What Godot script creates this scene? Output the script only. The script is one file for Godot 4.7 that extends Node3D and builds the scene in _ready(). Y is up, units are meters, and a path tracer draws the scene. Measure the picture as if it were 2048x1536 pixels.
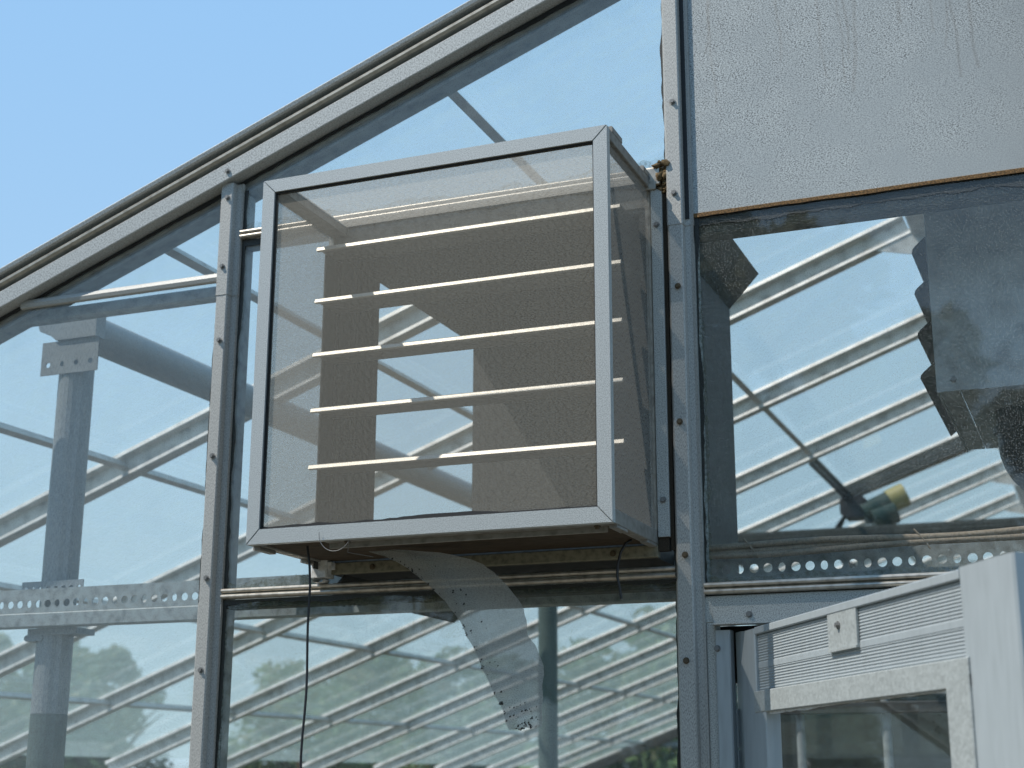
extends Node3D

# ------------------------------------------------------------------ helpers
var names := {}
var M := {}
var screw_mesh: ArrayMesh
var rng := RandomNumberGenerator.new()

func L(r: float, g: float, b: float, a := 1.0) -> Color:
	var c := Color(r, g, b).linear_to_srgb()
	c.a = a
	return c

func nm(parent: Node, called: String) -> String:
	var key := str(parent.get_instance_id()) + called
	var n: int = names.get(key, 0)
	names[key] = n + 1
	return called if n == 0 else "%s_%03d" % [called, n]

func S() -> SurfaceTool:
	var st := SurfaceTool.new()
	st.begin(Mesh.PRIMITIVE_TRIANGLES)
	return st

func obj(called: String, st, material: Material, parent: Node = null, pos := Vector3.ZERO) -> MeshInstance3D:
	var p: Node = parent if parent else self
	var o := MeshInstance3D.new()
	o.name = nm(p, called)
	o.mesh = st.commit() if st is SurfaceTool else st
	o.set_surface_override_material(0, material)
	o.position = pos
	p.add_child(o, true)
	return o

func thing(called: String, label: String, category: String, at := Vector3.ZERO, group := "") -> Node3D:
	var o := Node3D.new()
	o.name = nm(self, called)
	o.position = at
	add_child(o, true)
	tag(o, label, category, group)
	return o

func tag(o: Node, label: String, category: String, group := "") -> void:
	o.set_meta("label", label)
	o.set_meta("category", category)
	if group != "":
		o.set_meta("group", group)

func tri(st: SurfaceTool, a: Vector3, b: Vector3, c: Vector3, n: Vector3) -> void:
	if (b - a).cross(c - a).dot(n) > 0.0:
		var t := b
		b = c
		c = t
	for p in [a, b, c]:
		st.set_normal(n)
		st.add_vertex(p)

func quad(st: SurfaceTool, a: Vector3, b: Vector3, c: Vector3, d: Vector3, n: Vector3) -> void:
	tri(st, a, b, c, n)
	tri(st, a, c, d, n)

# polygon in the plane (u, v) at o, drawn out along w
func extrude(st: SurfaceTool, poly: Array, o: Vector3, u: Vector3, v: Vector3, w: Vector3, caps := true) -> void:
	var area := 0.0
	var k := poly.size()
	for i in k:
		area += poly[i].x * poly[(i + 1) % k].y - poly[(i + 1) % k].x * poly[i].y
	var wn := w.normalized()
	var sgn := signf(area) * signf(u.cross(v).dot(wn))
	for i in k:
		var p: Vector3 = o + u * poly[i].x + v * poly[i].y
		var q: Vector3 = o + u * poly[(i + 1) % k].x + v * poly[(i + 1) % k].y
		if p.distance_squared_to(q) < 1e-12:
			continue
		var n := (q - p).cross(wn).normalized() * sgn
		quad(st, p, q, q + w, p + w, n)
	if caps:
		var idx := Geometry2D.triangulate_polygon(PackedVector2Array(poly))
		for i in range(0, idx.size(), 3):
			var a: Vector3 = o + u * poly[idx[i]].x + v * poly[idx[i]].y
			var b: Vector3 = o + u * poly[idx[i + 1]].x + v * poly[idx[i + 1]].y
			var c: Vector3 = o + u * poly[idx[i + 2]].x + v * poly[idx[i + 2]].y
			tri(st, a, b, c, -wn)
			tri(st, a + w, b + w, c + w, wn)

func rect8(x0: float, y0: float, x1: float, y1: float, c: float) -> Array:
	if c <= 0.0:
		return [Vector2(x0, y0), Vector2(x1, y0), Vector2(x1, y1), Vector2(x0, y1)]
	return [Vector2(x0 + c, y0), Vector2(x1 - c, y0), Vector2(x1, y0 + c), Vector2(x1, y1 - c), Vector2(x1 - c, y1), Vector2(x0 + c, y1), Vector2(x0, y1 - c), Vector2(x0, y0 + c)]

# a box between two corners, the four long edges chamfered by c
func bx(st: SurfaceTool, a: Vector3, b: Vector3, c := 0.0, basis := Basis.IDENTITY, o := Vector3.ZERO) -> void:
	var lo := Vector3(minf(a.x, b.x), minf(a.y, b.y), minf(a.z, b.z))
	var hi := Vector3(maxf(a.x, b.x), maxf(a.y, b.y), maxf(a.z, b.z))
	var d := hi - lo
	var X := basis.x
	var Y := basis.y
	var Z := basis.z
	if d.x >= d.y and d.x >= d.z:
		extrude(st, rect8(lo.y, lo.z, hi.y, hi.z, c), o + X * lo.x, Y, Z, X * d.x)
	elif d.y >= d.z:
		extrude(st, rect8(lo.z, lo.x, hi.z, hi.x, c), o + Y * lo.y, Z, X, Y * d.y)
	else:
		extrude(st, rect8(lo.x, lo.y, hi.x, hi.y, c), o + Z * lo.z, X, Y, Z * d.z)

func tube(st: SurfaceTool, pts: Array, radii, sides := 10, caps := true) -> void:
	var k := pts.size()
	var up := Vector3(0.13, 0.97, 0.21).normalized()
	var rings := []
	var t := Vector3.ZERO
	for i in k:
		t = ((pts[mini(i + 1, k - 1)] - pts[maxi(i - 1, 0)]) as Vector3).normalized()
		var s := t.cross(up)
		if s.length() < 0.05:
			s = t.cross(Vector3(1, 0, 0))
		s = s.normalized()
		up = s.cross(t).normalized()
		var r: float = radii[i] if radii is Array else radii
		var ring := []
		for j in sides:
			var a := TAU * j / sides
			var n := s * cos(a) + up * sin(a)
			ring.append([pts[i] + n * r, n])
		rings.append(ring)
	for i in k - 1:
		for j in sides:
			var A = rings[i][j]
			var B = rings[i][(j + 1) % sides]
			var C = rings[i + 1][(j + 1) % sides]
			var D = rings[i + 1][j]
			smooth4(st, A, B, C, D)
	if caps:
		for e in [0, k - 1]:
			var n: Vector3 = (pts[0] - pts[1]) if e == 0 else (pts[k - 1] - pts[k - 2])
			for j in range(1, sides - 1):
				tri(st, rings[e][0][0], rings[e][j][0], rings[e][j + 1][0], n.normalized())

func smooth4(st: SurfaceTool, A, B, C, D) -> void:
	for tr in [[A, B, C], [A, C, D]]:
		var a = tr[0]
		var b = tr[1]
		var c = tr[2]
		if ((b[0] - a[0]) as Vector3).cross(c[0] - a[0]).dot(a[1] + b[1] + c[1]) > 0.0:
			var q = b
			b = c
			c = q
		for p in [a, b, c]:
			st.set_normal(p[1])
			st.add_vertex(p[0])

# flat sheet in (u, v) with rows of round holes, given a thickness along n
func perforated(st: SurfaceTool, o: Vector3, u: Vector3, v: Vector3, n: Vector3, length: float, height: float, rows: Array, pitch: float, r: float, th: float) -> void:
	var cuts := [0.0]
	for row in rows:
		cuts.append(row - pitch * 0.5)
		cuts.append(row + pitch * 0.5)
	cuts.append(height)
	var cells := int(length / pitch)
	for side in [0.0, 1.0]:
		var oo: Vector3 = o - n * th * side
		var nn: Vector3 = n if side == 0.0 else -n
		for i in range(0, cuts.size(), 2):
			if cuts[i + 1] - cuts[i] > 1e-4:
				quad(st, oo + v * cuts[i], oo + v * cuts[i + 1], oo + v * cuts[i + 1] + u * cells * pitch, oo + v * cuts[i] + u * cells * pitch, nn)
		for row in rows:
			for cidx in cells:
				var c: Vector3 = oo + u * (cidx + 0.5) * pitch + v * row
				var wob: float = 1.0 if cidx % 3 != 1 else 0.78
				var inner := []
				var outer := []
				for j in 12:
					var a := TAU * (j + 0.5) / 12.0
					inner.append(c + u * cos(a) * r * wob + v * sin(a) * r)
					var s := maxf(absf(cos(a)), absf(sin(a)))
					outer.append(c + (u * cos(a) + v * sin(a)) * (pitch * 0.5 / s))
				for j in 12:
					quad(st, inner[j], inner[(j + 1) % 12], outer[(j + 1) % 12], outer[j], nn)
					if side == 0.0:
						var mid: Vector3 = (c - inner[j]).normalized()
						quad(st, inner[j], inner[(j + 1) % 12], inner[(j + 1) % 12] - n * th, inner[j] - n * th, mid)
	quad(st, o, o + u * cells * pitch, o + u * cells * pitch - n * th, o - n * th, -v)
	quad(st, o + v * height, o + v * height + u * cells * pitch, o + v * height + u * cells * pitch - n * th, o + v * height - n * th, v)

func arc(c: Vector3, u: Vector3, v: Vector3, r: float, a0: float, a1: float, k: int) -> Array:
	var out := []
	for i in k + 1:
		var a := lerpf(a0, a1, float(i) / k)
		out.append(c + (u * cos(a) + v * sin(a)) * r)
	return out

func make_screw() -> ArrayMesh:
	var st := S()
	var disk := []
	var hexa := []
	for j in 14:
		disk.append(Vector2(cos(TAU * j / 14.0), sin(TAU * j / 14.0)) * 0.0082)
	for j in 6:
		hexa.append(Vector2(cos(TAU * j / 6.0 + 0.3), sin(TAU * j / 6.0 + 0.3)) * 0.0056)
	extrude(st, disk, Vector3.ZERO, Vector3.RIGHT, Vector3.UP, Vector3(0, 0, 0.0018))
	extrude(st, hexa, Vector3(0, 0, 0.0018), Vector3.RIGHT, Vector3.UP, Vector3(0, 0, 0.0052))
	return st.commit()

func screw(parent: Node, p: Vector3, rusty := false, basis := Basis.IDENTITY) -> void:
	var o := obj("screw", screw_mesh, M.rusty if rusty else M.screw, parent)
	o.transform = Transform3D(basis * Basis(Vector3.BACK, rng.randf() * 2.0), p)

# ------------------------------------------------------------------ materials
func ntex(kind: int, freq: float, sd: int, stops: Array, octaves := 3, size := 512, ret := -1) -> NoiseTexture2D:
	var n := FastNoiseLite.new()
	n.noise_type = kind
	n.frequency = freq
	n.seed = sd
	n.fractal_octaves = octaves
	n.fractal_type = FastNoiseLite.FRACTAL_FBM if octaves > 1 else FastNoiseLite.FRACTAL_NONE
	if ret >= 0:
		n.cellular_return_type = ret
	var t := NoiseTexture2D.new()
	t.width = size
	t.height = size
	t.seamless = true
	t.noise = n
	var g := Gradient.new()
	var offs := PackedFloat32Array()
	var cols := PackedColorArray()
	for s in stops:
		offs.append(s[0])
		cols.append(s[1])
	g.offsets = offs
	g.colors = cols
	t.color_ramp = g
	return t

func mat(color: Color, rough: float, metal := 0.0, tex: Texture2D = null, scale := Vector3.ONE, world := true) -> StandardMaterial3D:
	var m := StandardMaterial3D.new()
	m.albedo_color = color
	m.roughness = rough
	m.metallic = metal
	m.uv1_triplanar = true
	m.uv1_world_triplanar = world
	m.uv1_scale = scale
	if tex:
		m.albedo_texture = tex
	return m

func g(v: float, warm := 0.0) -> Color:
	return Color(v + warm, v, v - warm)

func film(color: Color, tex: Texture2D, scale: Vector3, back: float) -> StandardMaterial3D:
	var m := mat(color, 1.0, 0.0, tex, scale)
	m.transparency = BaseMaterial3D.TRANSPARENCY_ALPHA
	m.specular_mode = BaseMaterial3D.SPECULAR_DISABLED
	if back > 0.0:
		m.backlight_enabled = true
		m.backlight = Color(back, back, back)
	m.cull_mode = BaseMaterial3D.CULL_DISABLED
	return m

func glass(color: Color, alpha: float, rough := 0.02) -> StandardMaterial3D:
	var m := StandardMaterial3D.new()
	m.albedo_color = Color(color.r, color.g, color.b, alpha)
	m.roughness = rough
	m.transparency = BaseMaterial3D.TRANSPARENCY_ALPHA
	m.cull_mode = BaseMaterial3D.CULL_DISABLED
	return m

func wa(v: float, a: float) -> Color:
	return Color(v, v, v, a)

func plate_texture() -> ImageTexture:
	# galvanised sheet: blotchy zinc, pitted speckle that thins out to the lower right, and run marks
	var w := 1024
	var h := 768
	var speck := FastNoiseLite.new()
	speck.noise_type = FastNoiseLite.TYPE_SIMPLEX
	speck.frequency = 0.23
	speck.seed = 5
	speck.fractal_octaves = 3
	var fine := FastNoiseLite.new()
	fine.noise_type = FastNoiseLite.TYPE_SIMPLEX
	fine.frequency = 0.33
	fine.seed = 8
	fine.fractal_octaves = 1
	var big := FastNoiseLite.new()
	big.noise_type = FastNoiseLite.TYPE_SIMPLEX
	big.frequency = 0.006
	big.seed = 21
	var runs := []
	var r := RandomNumberGenerator.new()
	r.seed = 77
	for i in 22:
		runs.append([r.randf_range(30, 620), r.randf_range(0.15, 0.85), r.randf_range(1.0, 2.4), r.randf_range(0.4, 1.0), r.randf() * 9.0])
	var im := Image.create(w, h, false, Image.FORMAT_RGB8)
	for y in h:
		for x in w:
			var fx := float(x) / w
			var fy := float(y) / h
			var b := big.get_noise_2d(x, y)
			var s := speck.get_noise_2d(x * 0.8, y * 1.15)
			var f := fine.get_noise_2d(x, y)
			var dens := clampf(1.15 - fx * 0.75 - maxf(0.0, fy - 0.55) * 0.9 + b * 0.5, 0.12, 1.0)
			var dark := smoothstep(0.12, 0.42, s + f * 0.12) * dens
			var lite := smoothstep(0.1, 0.5, -s + f * 0.2) * dens
			var m := 0.6 + 0.8 * absf(big.get_noise_2d(x * 2.3 + 500.0, y * 2.3))
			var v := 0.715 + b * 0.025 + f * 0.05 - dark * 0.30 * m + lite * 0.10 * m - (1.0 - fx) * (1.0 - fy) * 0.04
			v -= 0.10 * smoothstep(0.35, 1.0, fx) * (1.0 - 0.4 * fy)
			var warm := 0.001 + 0.008 * (fx - 0.4) + b * 0.003 + maxf(0.0, fx - 0.6) * 0.02
			for q in runs:
				var dx: float = absf(x - q[0] - sin(y * 0.012 + q[4]) * 7.0 - sin(y * 0.05 + q[4] * 3.0) * 1.5)
				if dx < q[2] * 2.0 and fy < q[1]:
					v -= 0.09 * q[3] * (1.0 - dx / (q[2] * 2.0))
					warm += 0.006
			var rim := 1.0 - fy
			if rim < 0.012:
				warm += 0.05
			im.set_pixel(x, y, Color(clampf(v + warm, 0, 1), clampf(v, 0, 1), clampf(v + 0.004 - warm * 0.9, 0, 1)))
	return ImageTexture.create_from_image(im)

func materials() -> void:
	var simplex := FastNoiseLite.TYPE_SIMPLEX_SMOOTH
	var cell := FastNoiseLite.TYPE_CELLULAR
	var t_galv := ntex(simplex, 0.16, 3, [[0.0, g(0.50)], [0.34, g(0.80)], [0.6, g(0.94)], [1.0, g(1.0)]], 5)
	var t_wear := ntex(simplex, 0.03, 9, [[0.0, g(0.66)], [0.34, g(0.86, 0.008)], [0.6, g(0.95)], [1.0, g(1.0)]], 6)
	var t_spang := ntex(cell, 0.08, 12, [[0.0, g(0.80)], [0.5, g(0.92)], [1.0, g(1.0)]], 2, 512, FastNoiseLite.RETURN_CELL_VALUE)
	var t_brush := ntex(simplex, 0.12, 31, [[0.0, g(0.90)], [0.5, g(0.97)], [1.0, g(1.0)]], 4)
	var t_bump := ntex(simplex, 0.09, 44, [[0.0, g(0.0)], [1.0, g(1.0)]], 3)
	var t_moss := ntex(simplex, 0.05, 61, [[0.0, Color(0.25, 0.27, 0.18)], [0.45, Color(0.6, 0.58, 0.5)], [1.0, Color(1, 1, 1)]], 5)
	M.galv = mat(L(0.53, 0.55, 0.53), 0.5, 0.2, t_galv, Vector3.ONE * 3.0)
	M.galv.heightmap_enabled = true
	M.galv.heightmap_texture = t_bump
	M.galv.heightmap_scale = 0.012
	M.cap = mat(L(0.53, 0.53, 0.505), 0.5, 0.2, t_galv, Vector3(5, 1.6, 5))
	M.plate = StandardMaterial3D.new()
	M.plate.albedo_texture = plate_texture()
	M.plate.albedo_color = L(0.785, 0.845, 0.84)
	M.plate.roughness = 0.5
	M.plate.metallic = 0.15
	M.alu = mat(L(0.60, 0.625, 0.615), 0.4, 0.25, t_galv, Vector3(4, 4, 4))
	M.alu.heightmap_enabled = true
	M.alu.heightmap_texture = t_bump
	M.alu.heightmap_scale = 0.004
	M.bar = mat(L(0.56, 0.525, 0.46), 0.34, 0.6, t_wear, Vector3(2, 2, 2))
	M.rake = mat(L(0.58, 0.60, 0.59), 0.5, 0.2, t_galv, Vector3(2, 2, 2))
	M.rake_ridge = mat(L(0.46, 0.44, 0.38), 0.4, 0.45, t_wear, Vector3(1.5, 1.5, 1.5))
	M.inner = mat(L(0.34, 0.38, 0.385), 0.6, 0.1, t_wear, Vector3(1.1, 1.1, 1.1))
	M.rafter = mat(L(0.64, 0.655, 0.63), 0.45, 0.1, t_wear, Vector3(0.7, 0.7, 0.7))
	M.column = mat(L(0.33, 0.37, 0.385), 0.5, 0.15, t_galv, Vector3(5, 0.5, 5))
	M.column_foot = mat(L(0.10, 0.15, 0.14), 0.6, 0.0, t_galv, Vector3(5, 0.5, 5))
	M.perf = mat(L(0.36, 0.41, 0.41), 0.55, 0.2, t_wear, Vector3(1.5, 1.5, 1.5))
	M.dark_perf = mat(L(0.07, 0.08, 0.075), 0.6, 0.1, t_wear, Vector3(2, 2, 2))
	M.blade = mat(L(0.20, 0.19, 0.165), 0.5, 0.1, t_wear, Vector3(2, 2, 2))  # blade metal darkened, the shade on it is in the colour
	M.lip = mat(L(0.84, 0.79, 0.69), 0.46, 0.65, t_galv, Vector3(4, 4, 4))  # same metal made pale, sunlight on the blade edge is in the colour
	M.shaded_metal = mat(L(0.27, 0.26, 0.235), 0.5, 0.15, t_wear, Vector3(2, 2, 2))  # box metal in a darker copy, its shade put into the colour
	M.olive = mat(L(0.25, 0.235, 0.17), 0.55, 0.1, t_wear, Vector3(3, 3, 3))  # flange colour darkened to carry the shade under the box
	M.shaded_rail = mat(L(0.075, 0.08, 0.055), 0.7, 0.0, t_moss, Vector3(3, 3, 3))  # inner rails darkened, shade painted into the colour
	M.sheet = mat(L(0.062, 0.064, 0.06), 0.6, 0.1, t_wear, Vector3(1.5, 1.5, 1.5))
	M.gasket = mat(L(0.015, 0.016, 0.017), 0.6, 0.0, t_wear, Vector3(6, 6, 6))
	M.sealant = mat(L(0.05, 0.055, 0.055), 0.5, 0.0, t_moss, Vector3(8, 8, 8))
	M.rust = mat(L(0.36, 0.20, 0.075), 0.8, 0.0, t_moss, Vector3(6, 6, 6))
	M.screw = mat(L(0.20, 0.20, 0.195), 0.5, 0.5)
	M.rusty = mat(L(0.10, 0.075, 0.045), 0.75, 0.2)
	var t_wood := ntex(simplex, 0.03, 51, [[0.0, Color(0.5, 0.4, 0.3)], [0.5, Color(0.8, 0.75, 0.65)], [1.0, Color(1, 1, 1)]], 4)
	M.wood = mat(L(0.075, 0.055, 0.032), 0.85, 0.0, t_wood, Vector3(1.0, 14, 6))
	M.timber = mat(L(0.05, 0.042, 0.032), 0.85, 0.0, t_wood, Vector3(14, 14, 2))
	M.white = mat(L(0.72, 0.72, 0.70), 0.5, 0.0, t_wear, Vector3(3, 3, 3))
	M.black = mat(L(0.02, 0.02, 0.022), 0.45)
	M.tan = mat(L(0.33, 0.27, 0.195), 0.7, 0.0, t_wear, Vector3(5, 5, 5))
	M.heater = mat(L(0.36, 0.39, 0.385), 0.4, 0.1, t_wear, Vector3(0.8, 0.8, 0.8))
	M.green = mat(L(0.010, 0.035, 0.026), 0.4)
	M.yellow = mat(L(0.30, 0.27, 0.10), 0.5)
	M.door = mat(L(0.40, 0.445, 0.465), 0.34, 0.1, t_brush, Vector3(0.8, 0.12, 0.8))
	M.door_galv = mat(L(0.46, 0.495, 0.49), 0.45, 0.15, t_spang, Vector3(4, 4, 4))
	M.backdrop_sheet = mat(L(0.03, 0.05, 0.045), 0.9, 0.0, t_wear, Vector3(1, 1, 1))
	M.nest = mat(L(0.22, 0.17, 0.10), 0.95, 0.0, t_wood, Vector3(9, 9, 9))
	# woven insect screens
	var t_weave := ntex(simplex, 0.04, 71, [[0.0, wa(0.84, 0.66)], [0.45, wa(0.96, 0.88)], [0.6, wa(1.0, 1.0)], [1.0, wa(1.0, 1.0)]], 2)
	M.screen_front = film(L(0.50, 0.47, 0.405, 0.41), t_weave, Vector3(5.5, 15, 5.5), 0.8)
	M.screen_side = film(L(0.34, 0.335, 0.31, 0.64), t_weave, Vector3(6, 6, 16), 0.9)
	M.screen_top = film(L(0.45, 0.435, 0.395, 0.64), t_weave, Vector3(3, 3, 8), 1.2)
	M.screen_loose = film(L(0.55, 0.57, 0.555, 0.82), t_weave, Vector3(9, 14, 9), 1.1)
	# glass and the dirt on it
	M.glass = glass(L(0.5, 0.57, 0.55), 0.012)
	M.roof_glass = glass(L(0.6, 0.68, 0.66), 0.06)
	M.door_glass = glass(L(0.3, 0.33, 0.31), 0.05)
	var t_dirt := ntex(simplex, 0.012, 81, [[0.0, wa(1, 0.0)], [0.4, wa(1, 0.25)], [0.62, wa(1, 0.55)], [1.0, wa(1, 1.0)]], 5, 1024)
	var t_streak := ntex(simplex, 0.016, 91, [[0.0, wa(1, 0.6)], [0.45, wa(1, 0.72)], [0.6, wa(1, 0.82)], [0.75, wa(1, 0.98)], [1.0, wa(1, 1.0)]], 5, 1024)
	var t_spot := ntex(simplex, 0.22, 95, [[0.0, wa(1, 0.0)], [0.74, wa(1, 0.0)], [0.8, wa(1, 0.8)], [1.0, wa(1, 1.0)]], 1, 1024)
	M.dirt = film(L(0.58, 0.68, 0.68, 0.07), t_dirt, Vector3(0.55, 0.4, 0.55), 1.0)
	M.dirt_low = film(L(0.36, 0.50, 0.45, 0.13), t_dirt, Vector3(0.5, 0.35, 0.5), 1.0)
	M.spots = film(L(0.70, 0.72, 0.70, 0.32), t_spot, Vector3(1.1, 1.1, 1.1), 0.8)
	M.grime = film(L(0.10, 0.115, 0.085, 0.75), t_dirt, Vector3(5, 5, 5), 0.4)
	M.roof_dirt = film(L(0.30, 0.41, 0.385, 0.37), t_streak, Vector3(0.6, 0.6, 0.9), 1.6)
	# outdoors
	var t_ground := ntex(simplex, 0.03, 101, [[0.0, Color(0.45, 0.43, 0.38)], [0.5, Color(0.75, 0.72, 0.66)], [1.0, Color(1, 1, 1)]], 5)
	M.ground = mat(L(0.27, 0.255, 0.22), 0.95, 0.0, t_ground, Vector3(0.4, 0.4, 0.4))
	M.grass = mat(L(0.07, 0.11, 0.035), 0.95, 0.0, t_ground, Vector3(0.3, 0.3, 0.3))
	M.floor = mat(L(0.20, 0.19, 0.17), 0.9, 0.0, t_ground, Vector3(0.5, 0.5, 0.5))
	M.bark = mat(L(0.09, 0.07, 0.05), 0.95, 0.0, t_wood, Vector3(3, 1, 3))
	for i in 3:
		var m := StandardMaterial3D.new()
		m.albedo_color = [L(0.045, 0.095, 0.03), L(0.06, 0.11, 0.03), L(0.035, 0.075, 0.03)][i]
		m.roughness = 0.7
		m.backlight_enabled = true
		m.backlight = Color(0.5, 0.5, 0.4)
		m.cull_mode = BaseMaterial3D.CULL_DISABLED
		M["leaf%d" % i] = m

# ------------------------------------------------------------------ the greenhouse
const SL := 0.375                # rise of the roof per metre
const RX := 0.33                 # the ridge
const EX := -6.05                # the eave on the left
const BAY := 1.403               # between the posts of the gable
const DZ := 1.457                # between rafters
const NR := 11                   # rafters behind the gable
var gh: Node3D

func roof_y(x: float, c: float) -> float:
	return c + SL * (x if x <= RX else 2.0 * RX - x)

func slope_dir() -> Vector3:
	return Vector3(1, SL, 0).normalized()

func pane(called: String, pts: Array, n: Vector3, parent: Node, gm: Material, dirt: Material, spots := false) -> MeshInstance3D:
	var st := S()
	for i in range(1, pts.size() - 1):
		tri(st, pts[0], pts[i], pts[i + 1], n)
		if called == "gable_pane":
			tri(st, pts[0] - n * 0.0045, pts[i] - n * 0.0045, pts[i + 1] - n * 0.0045, -n)
	var o := obj(called, st, gm, parent)
	var layers := [[dirt, -0.0022]]
	if spots:
		layers.append([M.spots, 0.002])
	for l in layers:
		var s2 := S()
		for i in range(1, pts.size() - 1):
			tri(s2, pts[0] + n * l[1], pts[i] + n * l[1], pts[i + 1] + n * l[1], n)
		obj("dirt_film" if l[1] < 0.0 else "dried_spots", s2, l[0], o)
	return o

func cap_segment(x: float, y0: float, y1: float, grow: float, slope_top := false) -> SurfaceTool:
	var st := S()
	var e := grow
	var prof := [Vector2(-0.034 - e, 0.001), Vector2(-0.034 - e, 0.016), Vector2(-0.028 - e, 0.029 + e), Vector2(-0.025 - e, 0.031 + e), Vector2(0.007 + e, 0.031 + e), Vector2(0.0105 + e, 0.028 + e), Vector2(0.0125 + e, 0.010 + e), Vector2(0.026 + e, 0.009 + e), Vector2(0.034 + e, 0.012 + e), Vector2(0.034 + e, 0.001)]
	extrude(st, prof, Vector3(x, y0, 0), Vector3.RIGHT, Vector3.BACK, Vector3(0, y1 - y0, 0))
	return st

func ragged_strip(a: Vector3, b: Vector3, side: Vector3, w0: float, w1: float, n: Vector3, th: float, sd: int) -> SurfaceTool:
	var st := S()
	var r := RandomNumberGenerator.new()
	r.seed = sd
	var k := maxi(6, int(a.distance_to(b) / 0.02))
	var prev := Vector3.ZERO
	var w := (w0 + w1) * 0.5
	for i in k + 1:
		w = clampf(w + r.randf_range(-0.35, 0.35) * (w1 - w0), w0, w1)
		var p := a.lerp(b, float(i) / k)
		var q := p + side * w
		if i > 0:
			var p0 := a.lerp(b, float(i - 1) / k)
			quad(st, p0 + n * th, p + n * th, q + n * th, prev + n * th, n)
			quad(st, prev, q, q + n * th, prev + n * th, side)
			quad(st, p0, p, p + n * th, p0 + n * th, -side)
		prev = q
	return st

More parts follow.
